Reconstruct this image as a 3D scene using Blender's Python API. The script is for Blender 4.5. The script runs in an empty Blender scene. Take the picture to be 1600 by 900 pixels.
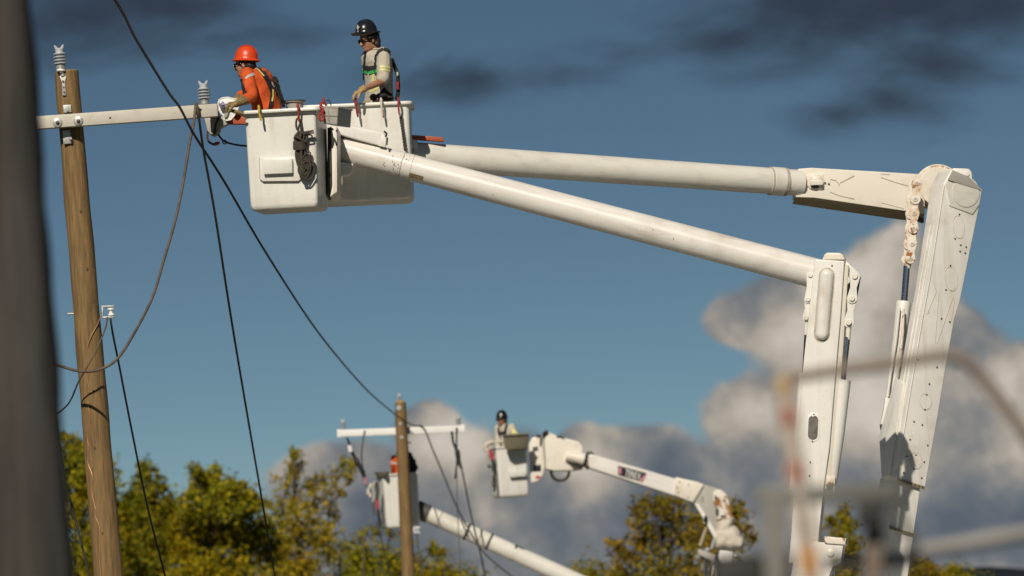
import bpy, bmesh, math, random
from mathutils import Vector, Matrix, noise
from mathutils.bvhtree import BVHTree
random.seed(7)
SC = bpy.context.scene
COL = SC.collection
rad = math.radians

# ------------------------------------------------------------------ camera
CAM = Vector((0.0, 0.0, 1.6))
KPX = 36.0 / 200.0 / 1600.0            # tangent of one photo pixel
PITCH, ROLL = 3.82, -2.35
ROT = Matrix.Rotation(rad(90 + PITCH), 3, 'X') @ Matrix.Rotation(rad(ROLL), 3, 'Z')
cd = bpy.data.cameras.new('camera'); cam = bpy.data.objects.new('camera', cd); COL.objects.link(cam)
cam.matrix_world = Matrix.Translation(CAM) @ ROT.to_4x4()
cd.lens = 200; cd.sensor_width = 36; cd.clip_end = 20000; cd.clip_start = 0.5
cd.dof.use_dof = True; cd.dof.focus_distance = 57.2; cd.dof.aperture_fstop = 3.15
SC.camera = cam
SC.view_settings.view_transform = 'Standard'; SC.view_settings.look = 'None'
SC.view_settings.exposure = 0.0; SC.view_settings.gamma = 1.0; SC.view_settings.use_curve_mapping = False
SC.render.engine = 'CYCLES'
SC.cycles.use_denoising = True
SC.cycles.max_bounces = 6

def ray(px, py):
    return ROT @ Vector(((px - 800) * KPX, (450 - py) * KPX, -1.0))
def P(px, py, D):
    d = ray(px, py); return CAM + d * (D / d.y)
def PX(n, D): return n * D * KPX        # n photo pixels in metres at distance D
def plane(p0, yaw):                     # points on a vertical plane turned by yaw degrees
    n = Vector((math.sin(rad(yaw)), -math.cos(rad(yaw)), 0))
    def f(px, py, off=0.0):
        d = ray(px, py); return CAM + d * (n.dot(p0 - CAM) / n.dot(d)) + n * off
    f.n = n; return f

# ------------------------------------------------------------------ world and sun
SUN_AZ, SUN_EL = 15.0, 37.0             # degrees left of straight behind the camera, above horizon
to_sun = Vector((-math.sin(rad(SUN_AZ)) * math.cos(rad(SUN_EL)), -math.cos(rad(SUN_AZ)) * math.cos(rad(SUN_EL)), math.sin(rad(SUN_EL))))
sl = bpy.data.lights.new('sun', 'SUN'); sl.energy = 3.95; sl.angle = rad(0.53); sl.color = (1.0, 0.91, 0.78)
so = bpy.data.objects.new('sun', sl); COL.objects.link(so)
so.rotation_euler = to_sun.to_track_quat('Z', 'Y').to_euler(); so.location = (-20, -30, 40)

W = bpy.data.worlds.new('World'); SC.world = W; W.use_nodes = True
wn = W.node_tree; wn.nodes.clear()
class G:                                # tiny node-graph writer
    def __init__(s, t): s.t = t
    def n(s, typ, **kw):
        x = s.t.nodes.new(typ)
        for k, v in kw.items(): setattr(x, k, v)
        return x
    def put(s, sock, v):
        if hasattr(v, 'is_linked') or isinstance(v, bpy.types.NodeSocket): s.t.links.new(v, sock)
        else: sock.default_value = v
    def m(s, op, a, b=0.0, c=0.0, clamp=False):
        x = s.n('ShaderNodeMath', operation=op, use_clamp=clamp)
        for i, v in enumerate((a, b, c)): s.put(x.inputs[i], v)
        return x.outputs[0]
    def v(s, op, a, b=(0, 0, 0), out=0, scale=None):
        x = s.n('ShaderNodeVectorMath', operation=op)
        s.put(x.inputs[0], a)
        if op != 'NORMALIZE' and op != 'LENGTH': s.put(x.inputs[1], b)
        if scale is not None: s.put(x.inputs['Scale'], scale)
        return x.outputs[out]
    def noise(s, vec, scale, detail=4, rough=0.55, dist=0.0):
        x = s.n('ShaderNodeTexNoise')
        if vec is not None: s.put(x.inputs['Vector'], vec)
        x.inputs['Scale'].default_value = scale; x.inputs['Detail'].default_value = detail
        x.inputs['Roughness'].default_value = rough; x.inputs['Distortion'].default_value = dist
        return x.outputs[0]
    def step(s, v, lo, hi, a=0.0, b=1.0):
        x = s.n('ShaderNodeMapRange', interpolation_type='SMOOTHSTEP')
        for i, q in enumerate((v, lo, hi, a, b)): s.put(x.inputs[i], q)
        return x.outputs[0]
    def mix(s, f, a, b, mode='MIX'):
        x = s.n('ShaderNodeMix', data_type='RGBA', blend_type=mode)
        s.put(x.inputs[0], f); s.put(x.inputs[6], a); s.put(x.inputs[7], b)
        return x.outputs[2]
def c4(c): return (c[0], c[1], c[2], 1.0)
def lin(r, g, b): return tuple(((v / 255) / 12.92 if v < 10 else (((v / 255) + .055) / 1.055) ** 2.4) for v in (r, g, b))

g = G(wn)
D_ = g.n('ShaderNodeTexCoord').outputs['Generated']
sep = g.n('ShaderNodeSeparateXYZ'); g.put(sep.inputs[0], D_)
az = g.m('ARCTAN2', sep.outputs[0], sep.outputs[1]); el = g.m('ARCSINE', sep.outputs[2])
U = g.m('DIVIDE', az, 100 * KPX); V = g.m('DIVIDE', el, 100 * KPX)      # in units of 100 photo pixels
def uv(px, py):
    d = ray(px, py).normalized(); return math.atan2(d.x, d.y) / (100 * KPX), math.asin(d.z) / (100 * KPX)
sky = g.n('ShaderNodeTexSky', sky_type='NISHITA')
sky.sun_disc = False; sky.sun_elevation = rad(SUN_EL)
sky.sun_rotation = math.atan2(to_sun.x, to_sun.y)
sky.altitude = 0; sky.air_density = 1.0; sky.dust_density = 0.15; sky.ozone_density = 3.0
g.put(sky.inputs[0], g.v('NORMALIZE', g.v('ADD', g.v('MULTIPLY', D_, (1, 1, 3.3)), (0, 0, 0.005))))
warp = g.noise(D_, 55, 3, 0.5)
n1 = g.noise(D_, 66, 7, 0.52)
n2 = g.noise(g.v('ADD', D_, (-0.0030, 0.0, 0.0036)), 62, 4, 0.45)     # the same billows, a step towards the sun
n3 = g.noise(D_, 26, 5, 0.5)
def blobs(lst):
    acc = None
    for (px, py, rx, ry) in lst:
        u, v = uv(px, py)
        a = g.m('DIVIDE', g.m('SUBTRACT', U, u), rx / 100); b = g.m('DIVIDE', g.m('SUBTRACT', V, v), ry / 100)
        d = g.m('SUBTRACT', 1.0, g.m('SQRT', g.m('ADD', g.m('MULTIPLY', a, a), g.m('MULTIPLY', b, b))))
        acc = d if acc is None else g.m('SMOOTH_MAX', acc, d, 0.25)
    return acc
# heaped clouds low in the sky
cum = blobs([(1395, 470, 110, 130), (1230, 490, 135, 75), (1150, 500, 55, 45), (1330, 640, 190, 200), (1180, 650, 90, 75), (1480, 560, 110, 110), (1590, 640, 110, 120),
             (1350, 860, 420, 180), (1540, 740, 130, 130), (665, 680, 62, 62), (560, 760, 150, 75), (780, 770, 260, 110), (1000, 810, 230, 110), (1200, 790, 200, 120), (905, 715, 55, 60), (985, 730, 130, 70), (700, 890, 420, 130), (1150, 760, 130, 80)])
cumd = g.m('ADD', cum, g.m('MULTIPLY', g.m('SUBTRACT', n1, 0.5), 1.05))
away = g.m('SUBTRACT', 1.0, g.step(g.m('DIVIDE', g.m('SQRT', g.m('ADD', g.m('MULTIPLY', U, U), g.m('MULTIPLY', V, V))), 14.0), 0.75, 1.25, 1.0, 0.0), clamp=True)
wide = g.noise(D_, 5.5, 7, 0.55)
cumd = g.m('MAXIMUM', cumd, g.m('SUBTRACT', g.m('MULTIPLY', g.m('SUBTRACT', wide, 0.60), 3.0), g.m('MULTIPLY', g.m('SUBTRACT', 1.0, away), 9.0)))
cmask = g.step(cumd, -0.02, 0.21)
relief = g.m('MULTIPLY', g.m('SUBTRACT', n1, n2), 2.0)
light = g.m('ADD', g.m('ADD', 0.62, relief), g.m('MULTIPLY', g.m('SUBTRACT', n3, 0.5), 1.1))
dense = blobs([(1400, 470, 200, 170), (1250, 520, 190, 130), (1350, 620, 230, 150), (1170, 640, 90, 70), (1480, 590, 150, 100), (665, 690, 100, 90), (905, 730, 90, 60)])
light = g.m('ADD', light, g.m('MULTIPLY', g.m('MAXIMUM', dense, -0.40), 0.55))
light = g.step(light, -0.1, 1.6)
rampc = g.n('ShaderNodeValToRGB'); g.put(rampc.inputs[0], light)
e = rampc.color_ramp.elements
e[0].position = 0.0; e[0].color = c4(lin(90, 99, 110)); e[1].position = 1.0; e[1].color = c4(lin(206, 198, 186))
for pos, col in ((0.25, (117, 121, 125)), (0.42, (140, 138, 135)), (0.62, (170, 162, 151))):
    q = e.new(pos); q.color = c4(lin(*col))
# dark shaded scud high up
drk = blobs([(150, 25, 250, 80), (40, 40, 200, 65), (290, 10, 140, 55), (1250, 15, 250, 95), (1420, 0, 280, 80), (1570, 5, 240, 85), (1130, 60, 140, 52), (1450, 105, 130, 60), (1390, 150, 90, 55),
             (740, 125, 150, 40), (880, 115, 150, 40), (970, 85, 120, 30), (1320, 175, 90, 34)])
nd = g.noise(g.v('ADD', g.v('MULTIPLY', D_, (1.0, 1.0, 2.4)), (0.3, 0.1, 0.2)), 26, 9, 0.56, 0.4)
dm = g.m('ADD', drk, g.m('MULTIPLY', g.m('SUBTRACT', nd, 0.50), 4.2))
dwide = g.noise(g.v('ADD', D_, (3.1, 0.4, 1.7)), 4.0, 6, 0.55)
dm = g.m('MAXIMUM', dm, g.m('SUBTRACT', g.m('MULTIPLY', g.m('SUBTRACT', dwide, 0.38), 4.0), g.m('MULTIPLY', g.m('SUBTRACT', 1.0, away), 9.0)))
dmask = g.m('MULTIPLY', g.step(dm, -0.55, 1.35), 0.90)
dcol = g.mix(g.noise(D_, 14, 3), c4(lin(32, 41, 56)), c4(lin(56, 62, 74)))
bsky = g.n('ShaderNodeBackground'); g.put(bsky.inputs[0], g.mix(1.0, sky.outputs[0], c4((0.93, 1.02, 0.91)), 'MULTIPLY')); bsky.inputs[1].default_value = 0.05
bc = g.n('ShaderNodeBackground'); g.put(bc.inputs[0], rampc.outputs[0]); bc.inputs[1].default_value = 1.0
bd = g.n('ShaderNodeBackground'); g.put(bd.inputs[0], dcol); bd.inputs[1].default_value = 1.0
mx1 = g.n('ShaderNodeMixShader'); g.put(mx1.inputs[0], dmask); g.put(mx1.inputs[1], bsky.outputs[0]); g.put(mx1.inputs[2], bd.outputs[0])
mx2 = g.n('ShaderNodeMixShader'); g.put(mx2.inputs[0], cmask); g.put(mx2.inputs[1], mx1.outputs[0]); g.put(mx2.inputs[2], bc.outputs[0])
wo = g.n('ShaderNodeOutputWorld'); g.put(wo.inputs[0], mx2.outputs[0])
W.cycles.sampling_method = 'AUTOMATIC'

# ------------------------------------------------------------------ materials
def mat(name, col, rough=0.5, metal=0.0, dirt=0.0, dirtcol=(0.2, 0.15, 0.09), dscale=6.0, rust=0.0, rscale=9.0, bump=0.0, bscale=60.0,
        vary=0.0, vscale=3.0, stretch=None, spec=0.5, speck=0.0, sang=0.0, streak=0.0, scol=(0.4, 0.34, 0.26), sstretch=(0.4, 6, 6), crack=0.0):
    m = bpy.data.materials.new(name); m.use_nodes = True
    t = m.node_tree; q = G(t); b = t.nodes['Principled BSDF']
    b.inputs['Roughness'].default_value = rough; b.inputs['Metallic'].default_value = metal
    b.inputs['Specular IOR Level'].default_value = spec
    pos = q.n('ShaderNodeNewGeometry').outputs['Position']
    if stretch: pos = q.v('MULTIPLY', pos, stretch)
    c = c4(col)
    if vary: c = q.mix(q.step(q.noise(pos, vscale, 5), 0.3, 0.7), c4([x * (1 - vary) for x in col]), c4([min(1, x * (1 + vary)) for x in col]))
    if dirt: 
        f = q.m('MULTIPLY', q.step(q.noise(pos, dscale, 8, 0.65), 0.50, 0.72), dirt)
        c = q.mix(f, c, c4(dirtcol))
    if streak:
        sp = q.v('MULTIPLY', q.n('ShaderNodeNewGeometry').outputs['Position'], sstretch)
        if sang:
            vr = q.n('ShaderNodeVectorRotate', rotation_type='Y_AXIS'); q.put(vr.inputs['Vector'], q.n('ShaderNodeNewGeometry').outputs['Position']); vr.inputs['Angle'].default_value = rad(sang)
            sp = q.v('MULTIPLY', vr.outputs[0], sstretch)
        f = q.m('MULTIPLY', q.step(q.noise(sp, 1.6, 7, 0.6, 0.2), 0.48, 0.74), streak)
        c = q.mix(f, c, c4(scol))
    if crack:
        sp = q.v('MULTIPLY', q.n('ShaderNodeNewGeometry').outputs['Position'], (16, 16, 0.45))
        f = q.m('MULTIPLY', q.step(q.m('ABSOLUTE', q.m('SUBTRACT', q.noise(sp, 1.5, 4, 0.5), 0.5)), 0.0, 0.022, 1.0, 0.0), crack)
        f = q.m('MULTIPLY', f, q.step(q.noise(q.v('MULTIPLY', sp, (0.5, 0.5, 1.5)), 1.0, 3), 0.42, 0.6))
        c = q.mix(f, c, c4([x * 0.3 for x in col]))
    if speck:
        f = q.m('MULTIPLY', q.step(q.noise(pos, 45, 3, 0.6), 0.66, 0.72), speck)
        c = q.mix(f, c, c4((0.10, 0.08, 0.06)))
    if rust:
        rn = q.noise(pos, rscale, 8, 0.68, 0.4)
        f = q.step(rn, 0.62 - rust * 0.3, 0.68 - rust * 0.26)
        rc = q.mix(q.noise(pos, rscale * 3, 5), c4((0.16, 0.05, 0.015)), c4((0.45, 0.20, 0.06)))
        c = q.mix(f, c, rc)
        q.put(b.inputs['Roughness'], q.step(f, 0.0, 1.0, rough, 0.9))
    q.put(b.inputs['Base Color'], c)
    if bump:
        bp = q.n('ShaderNodeBump'); bp.inputs['Strength'].default_value = bump; bp.inputs['Distance'].default_value = 0.01
        q.put(bp.inputs['Height'], q.noise(pos, bscale, 6)); q.put(b.inputs['Normal'], bp.outputs[0])
    return m
M = {}
M['white'] = mat('white_paint', (0.78, 0.76, 0.71), 0.38, dirt=0.35, dirtcol=(0.42, 0.34, 0.24), dscale=2.2, speck=0.3, vary=0.03, streak=0.30, sstretch=(7, 7, 0.5), scol=(0.46, 0.37, 0.26))
M['bucket'] = mat('bucket_gelcoat', (0.75, 0.74, 0.68), 0.33, dirt=0.22, dirtcol=(0.45, 0.40, 0.32), dscale=2.5, speck=0.45, vary=0.03, vscale=1.5, streak=0.42, sstretch=(5, 5, 0.7), scol=(0.50, 0.46, 0.37))
M['boom'] = mat('fibreglass_boom', (0.72, 0.70, 0.63), 0.40, dirt=0.40, dirtcol=(0.42, 0.36, 0.28), dscale=1.6, speck=0.2, vary=0.05, vscale=1.2, sang=-6.3, streak=0.40, scol=(0.46, 0.42, 0.34))
M['boomw'] = mat('glossy_white_boom', (0.78, 0.75, 0.70), 0.28, dirt=0.45, dirtcol=(0.46, 0.38, 0.29), dscale=1.7, speck=0.25, vary=0.04, vscale=1.5, sang=-17, streak=0.5, scol=(0.48, 0.42, 0.35))
M['cream'] = mat('cream_paint', (0.77, 0.72, 0.62), 0.42, dirt=0.35, dirtcol=(0.42, 0.32, 0.2), dscale=3)
M['rusty'] = mat('rusty_white_paint', (0.74, 0.68, 0.58), 0.5, rust=0.27, rscale=11, dirt=0.9, dirtcol=(0.48, 0.27, 0.10), dscale=6)
M['veryrusty'] = mat('flaking_rust_paint', (0.74, 0.69, 0.60), 0.55, rust=0.36, rscale=4.5, dirt=0.6, dirtcol=(0.4, 0.22, 0.1), bump=0.4, bscale=30)
M['wood'] = mat('treated_pine', (0.205, 0.128, 0.050), 0.85, vary=0.26, vscale=4, stretch=(9, 9, 0.7), crack=0.55, dirt=0.5, dirtcol=(0.075, 0.045, 0.02), dscale=3, bump=0.5, bscale=9)
M['woodend'] = mat('sawn_pine_end', (0.36, 0.23, 0.11), 0.9, vary=0.2, vscale=30)
M['oldwood'] = mat('weathered_grey_pole', (0.050, 0.043, 0.037), 0.9, vary=0.3, vscale=4, stretch=(7, 7, 0.4), bump=0.4, bscale=8, dirt=0.7, dirtcol=(0.125, 0.118, 0.115), dscale=0.45)
M['armpaint'] = mat('fibreglass_crossarm', (0.56, 0.53, 0.45), 0.5, dirt=0.35, dirtcol=(0.34, 0.29, 0.22), dscale=5, vary=0.05, speck=0.3)
M['galv'] = mat('galvanised_steel', (0.46, 0.46, 0.44), 0.48, metal=0.6, vary=0.2, vscale=25)
M['porcelain'] = mat('grey_porcelain', (0.46, 0.48, 0.50), 0.22, vary=0.08, vscale=20)
M['dark'] = mat('black_rubber', (0.018, 0.017, 0.016), 0.55)
M['darkgrey'] = mat('dark_grey_metal', (0.07, 0.066, 0.06), 0.5, dirt=0.4)
M['greyplastic'] = mat('grey_plastic', (0.40, 0.38, 0.34), 0.5, dirt=0.4, dirtcol=(0.24, 0.2, 0.15))
M['olive'] = mat('olive_grey_plastic', (0.150, 0.132, 0.090), 0.5, vary=0.1)
M['chrome'] = mat('chrome_rod', (0.62, 0.63, 0.66), 0.12, metal=1.0)
M['brass'] = mat('oily_steel', (0.40, 0.33, 0.22), 0.5, metal=0.4, dirt=0.5)
M['cable'] = mat('weathered_black_cable', (0.030, 0.027, 0.024), 0.6, vary=0.3, vscale=10)
M['cablebrown'] = mat('brown_aged_cable', (0.10, 0.075, 0.052), 0.7, vary=0.3, vscale=12)
M['copper'] = mat('copper_wire', (0.40, 0.22, 0.11), 0.45, metal=0.35)
M['ropedark'] = mat('olive_black_rope', (0.060, 0.050, 0.036), 0.9, vary=0.45, vscale=70)
M['red'] = mat('red_rope_hook', (0.30, 0.028, 0.022), 0.6, vary=0.3, vscale=60)
M['redwhite'] = mat('red_white_twist', (0.62, 0.56, 0.50), 0.6, rust=0.0)
M['yellow'] = mat('yellow_rope', (0.55, 0.38, 0.06), 0.6, vary=0.2, vscale=60)
M['orangefg'] = mat('orange_fibreglass', (0.42, 0.085, 0.035), 0.45, vary=0.12, dirt=0.3, dirtcol=(0.2, 0.05, 0.03))
M['skin'] = mat('tanned_skin', (0.36, 0.175, 0.105), 0.5, vary=0.10, vscale=25)
M['orange'] = mat('orange_cotton', (0.56, 0.080, 0.012), 0.9, vary=0.16, vscale=12)
M['hatorange'] = mat('orange_helmet_plastic', (0.68, 0.062, 0.010), 0.36, vary=0.06, vscale=30, speck=0.25)
M['hatblack'] = mat('black_helmet_plastic', (0.013, 0.013, 0.016), 0.24)
M['khaki'] = mat('pale_khaki_cotton', (0.47, 0.43, 0.35), 0.9, vary=0.08, vscale=14)
M['trousers'] = mat('brown_canvas', (0.10, 0.075, 0.045), 0.9, vary=0.2, vscale=20)
M['glove'] = mat('yellow_leather', (0.38, 0.25, 0.115), 0.8, vary=0.25, vscale=30)
M['glovedark'] = mat('olive_leather', (0.22, 0.15, 0.055), 0.7, vary=0.35, vscale=28)
M['hair'] = mat('dark_brown_hair', (0.022, 0.013, 0.009), 0.6, vary=0.4, vscale=90)
M['lens'] = mat('black_lens', (0.006, 0.006, 0.008), 0.12)
M['strap'] = mat('black_webbing', (0.020, 0.019, 0.018), 0.8, vary=0.3, vscale=40)
M['lime'] = mat('lime_reflective', (0.64, 0.65, 0.20), 0.5)
M['silver'] = mat('silver_reflective', (0.50, 0.46, 0.42), 0.5)
M['green'] = mat('green_webbing', (0.05, 0.42, 0.10), 0.7)
M['whiteclean'] = mat('white_plastic', (0.80, 0.79, 0.76), 0.4, vary=0.03)
M['cloth'] = mat('dirty_white_canvas', (0.62, 0.56, 0.47), 0.9, dirt=0.5, dirtcol=(0.33, 0.25, 0.17), dscale=7, bump=0.5, bscale=14)
M['black'] = mat('black_print', (0.012, 0.012, 0.013), 0.4)
M['redprint'] = mat('red_print', (0.45, 0.05, 0.06), 0.5)
M['pinkprint'] = mat('faded_pink_print', (0.50, 0.20, 0.26), 0.5)
M['tarnish'] = mat('peeling_tan_label', (0.26, 0.19, 0.09), 0.8, dirt=0.8, dirtcol=(0.08, 0.055, 0.03), dscale=16)
M['fgred'] = mat('faded_red_white_paint', (0.45, 0.38, 0.32), 0.6)
M['fgredband'] = mat('faded_red_band', (0.34, 0.17, 0.13), 0.6, vary=0.2)
M['fgorange'] = mat('faded_orange_band', (0.50, 0.26, 0.10), 0.6, vary=0.2)
M['fgtan'] = mat('faded_tan_band', (0.42, 0.30, 0.17), 0.6, vary=0.2)
M['fgbeige'] = mat('weathered_beige_pipe', (0.21, 0.165, 0.13), 0.6, vary=0.2)
M['fggrey'] = mat('dull_grey_steel', (0.15, 0.145, 0.13), 0.6, vary=0.25)
M['fglight'] = mat('pale_grey_rail', (0.25, 0.24, 0.225), 0.5, vary=0.15)
M['fgbrown'] = mat('tan_steel_post', (0.20, 0.155, 0.11), 0.7, vary=0.2)
M['ground'] = mat('dry_grass_and_dirt', (0.042, 0.038, 0.016), 0.95, vary=0.35, vscale=0.4, dirt=0.5, dirtcol=(0.07, 0.08, 0.025), dscale=0.15)
M['hill'] = mat('far_forest', (0.020, 0.026, 0.034), 1.0, vary=0.3, vscale=0.02, spec=0.0)
M['glass'] = mat('smoked_acrylic', (0.16, 0.15, 0.13), 0.15, vary=0.3, vscale=18)
M['weld'] = mat('painted_weld', (0.55, 0.51, 0.43), 0.5, dirt=0.4)
M['seam'] = mat('grimy_seam_sealant', (0.46, 0.41, 0.33), 0.6, dirt=0.7, dirtcol=(0.16, 0.11, 0.07), dscale=20)
# ------------------------------------------------------------------ mesh helpers
UPZ = Vector((0, 0, 1))
def perp(t, hint=UPZ):
    t = t.normalized(); a = hint - t * hint.dot(t)
    if a.length < 1e-4: a = Vector((1, 0, 0)) - t * t.x
    a.normalize(); return a, t.cross(a)
def smooth_path(pts, sub=6):
    if sub < 2 or len(pts) < 3: return list(pts)
    out = []; n = len(pts)
    for i in range(n - 1):
        p0 = pts[max(i - 1, 0)]; p1 = pts[i]; p2 = pts[i + 1]; p3 = pts[min(i + 2, n - 1)]
        for k in range(sub):
            t = k / sub
            out.append(0.5 * ((2 * p1) + (p2 - p0) * t + (2 * p0 - 5 * p1 + 4 * p2 - p3) * t * t + (3 * p1 - p0 - 3 * p2 + p3) * t ** 3))
    out.append(pts[-1]); return out
class B:
    def __init__(s): s.b = bmesh.new()
    def loops(s, rings, cap0=True, cap1=True, closed=False):
        vs = [[s.b.verts.new(p) for p in r] for r in rings]; fs = []
        seq = list(zip(vs[:-1], vs[1:])) + ([(vs[-1], vs[0])] if closed else [])
        for a, c in seq:
            n = len(a)
            for i in range(n): fs.append(s.b.faces.new((a[i], a[(i + 1) % n], c[(i + 1) % n], c[i])))
        if not closed:
            if cap0: fs.append(s.b.faces.new(vs[0][::-1]))
            if cap1: fs.append(s.b.faces.new(vs[-1]))
        bmesh.ops.recalc_face_normals(s.b, faces=fs)
        return s
    def tube(s, pts, r, seg=8, sub=0, cap=True, closed=False, ry=None, hint=UPZ):
        pts = [Vector(p) for p in pts]
        if sub: pts = smooth_path(pts, sub)
        n = len(pts); rings = []; a = None
        for i, p in enumerate(pts):
            t = (pts[min(i + 1, n - 1)] - pts[max(i - 1, 0)])
            if closed: t = pts[(i + 1) % n] - pts[i - 1]
            t.normalize()
            if a is None: a, c = perp(t, hint)
            else:
                a = a - t * a.dot(t); a.normalize()
            c = t.cross(a)
            if isinstance(r, (list, tuple)):
                f = i / max(n - 1, 1) * (len(r) - 1); k = min(int(f), len(r) - 2); rr = r[k] + (r[k + 1] - r[k]) * (f - k)
            else: rr = r
            q = rr if ry is None else ry
            rings.append([p + a * math.cos(2 * math.pi * j / seg) * rr + c * math.sin(2 * math.pi * j / seg) * q for j in range(seg)])
        return s.loops(rings, cap, cap, closed)
    def lathe(s, o, axis, prof, seg=16, aspect=1.0, hint=UPZ):
        a, c = perp(Vector(axis), hint); t = Vector(axis).normalized()
        return s.loops([[Vector(o) + t * h + (a * math.cos(2 * math.pi * j / seg) * aspect + c * math.sin(2 * math.pi * j / seg)) * max(r, 1e-4) for j in range(seg)] for r, h in prof])
    def prism(s, poly, vec, bevel=0.0, segs=2):
        t = bmesh.new(); n = len(poly); vec = Vector(vec)
        a = [t.verts.new(p) for p in poly]; c = [t.verts.new(Vector(p) + vec) for p in poly]
        t.faces.new(a); t.faces.new(c[::-1])
        for i in range(n): t.faces.new((a[i], c[i], c[(i + 1) % n], a[(i + 1) % n]))
        bmesh.ops.recalc_face_normals(t, faces=t.faces[:])
        if bevel: bmesh.ops.bevel(t, geom=t.edges[:], offset=bevel, segments=segs, affect='EDGES', profile=0.6, clamp_overlap=True)
        return s.join(t)
    def join(s, t):
        me = bpy.data.meshes.new('join'); t.to_mesh(me); t.free(); s.b.from_mesh(me); bpy.data.meshes.remove(me); return s
    def box(s, c, x, y, z, bevel=0.0, segs=2):      # centre and three half-extent vectors
        c, x, y, z = map(Vector, (c, x, y, z))
        return s.prism([c - x - y - z, c + x - y - z, c + x - y + z, c - x - y + z], y * 2, bevel, segs)
    def ell(s, c, x, y, z, u=14, v=10):
        x, y, z, c = map(Vector, (x, y, z, c)); m = Matrix(((x.x, y.x, z.x, c.x), (x.y, y.y, z.y, c.y), (x.z, y.z, z.z, c.z), (0, 0, 0, 1)))
        bmesh.ops.create_uvsphere(s.b, u_segments=u, v_segments=v, radius=1.0, matrix=m); return s
    def cap(s, a, c, ra, rc, seg=10):               # limb: two spheres and a cone
        a = Vector(a); c = Vector(c)
        for p, r in ((a, ra), (c, rc)): s.ell(p, (r, 0, 0), (0, r, 0), (0, 0, r), seg, max(6, seg * 2 // 3))
        return s.tube([a, c], [ra, rc], seg)
WORLD = {}
def finish(me, smooth):
    me.polygons.foreach_set('use_smooth', [True] * len(me.polygons))
    if smooth < 179: me.set_sharp_from_angle(angle=rad(smooth))
def place(name, me, m, parent, origin=None):
    if origin is None:
        lo = Vector((1e9,) * 3); hi = -lo
        for v in me.vertices:
            for k in range(3): lo[k] = min(lo[k], v.co[k]); hi[k] = max(hi[k], v.co[k])
        origin = (lo + hi) / 2
    me.transform(Matrix.Translation(-origin))
    me.materials.clear(); me.materials.append(m if not isinstance(m, str) else M[m])
    o = bpy.data.objects.new(name, me); COL.objects.link(o); me.name = name
    o.location = origin - (WORLD[parent.name] if parent else Vector())
    if parent: o.parent = parent
    WORLD[o.name] = Vector(origin); return o
SPLIT = {'bolt', 'bolt_hole', 'rivet', 'slot', 'vent_slot', 'arm_bracket', 'flank_fold', 'knot', 'limb', 'access_boss', 'winch_line', 'joint_pin', 'link_lug', 'lever_housing', 'control_lever', 'pin_bracket', 'rope_end', 'strap', 'reflective_strip', 'buckle'}
def islands(bm):
    seen = set(); out = []
    for v in bm.verts:
        if v in seen: continue
        st = [v]; seen.add(v); isl = []
        while st:
            x = st.pop(); isl.append(x)
            for e_ in x.link_edges:
                w = e_.other_vert(x)
                if w not in seen: seen.add(w); st.append(w)
        out.append(isl)
    return out
def obj(name, b, m, parent=None, smooth=35, origin=None):
    if name in SPLIT:
        isl = islands(b.b)
        if len(isl) > 1:
            b.b.verts.index_update(); o = None
            for vs in isl:
                ix = {v: i for i, v in enumerate(vs)}; fs = {f for v in vs for f in v.link_faces}
                me = bpy.data.meshes.new(name); me.from_pydata([tuple(v.co) for v in vs], [], [[ix[v] for v in f.verts] for f in fs]); finish(me, smooth)
                o = place(name, me, m, parent)
            b.b.free(); return o
    me = bpy.data.meshes.new(name); b.b.to_mesh(me); b.b.free(); finish(me, smooth)
    return place(name, me, m, parent, origin)
def tag(o, label, cat, group=None, kind=None):
    if label: o['label'] = label
    if cat: o['category'] = cat
    if group: o['group'] = group
    if kind: o['kind'] = kind
    return o
def thing(name, loc, label, cat, group=None):
    o = bpy.data.objects.new(name, None); COL.objects.link(o); o.empty_display_size = 0.2
    o.location = loc; WORLD[o.name] = Vector(loc); return tag(o, label, cat, group)
def dup(o, world, parent, scale=None, rot=None):    # a copy that shares its mesh
    c = o.copy(); COL.objects.link(c); c.parent = parent
    c.location = Vector(world) - (WORLD[parent.name] if parent else Vector())
    if rot is not None: c.rotation_euler = rot
    if scale is not None: c.scale = scale
    for k in ('label', 'category', 'group'):
        if k in c: del c[k]
    WORLD[c.name] = Vector(world); return c
def voxel(b, size, it=2):                           # union of overlapping solids as one continuous skin
    me = bpy.data.meshes.new('skin'); b.b.to_mesh(me); b.b.free()
    o = bpy.data.objects.new('skin', me); COL.objects.link(o)
    r = o.modifiers.new('r', 'REMESH'); r.mode = 'VOXEL'; r.voxel_size = size
    k = o.modifiers.new('s', 'SMOOTH'); k.factor = 0.5; k.iterations = it
    dg = bpy.context.evaluated_depsgraph_get(); dg.update()
    out = bpy.data.meshes.new_from_object(o.evaluated_get(dg))
    bpy.data.objects.remove(o); bpy.data.meshes.remove(me); return out
def wrinkle(me, amp, scale, seed=0.0, stretch=(1, 1, 1)):
    me.calc_loop_triangles()
    nm = [v.normal.copy() for v in me.vertices]
    for v, n in zip(me.vertices, nm):
        p = Vector((v.co.x * stretch[0], v.co.y * stretch[1], v.co.z * stretch[2])) * scale + Vector((seed, seed * 2, 0))
        v.co += n * amp * (1 - 2 * abs(noise.noise(p)) + 0.5 * noise.noise(p * 2.3))
def bvh_of(*objs):
    vs = []; fs = []
    for o in objs:
        k = len(vs); w = WORLD[o.name]
        vs += [v.co + w for v in o.data.vertices]; fs += [[i + k for i in p.vertices] for p in o.data.polygons]
    return BVHTree.FromPolygons(vs, fs)
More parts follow.
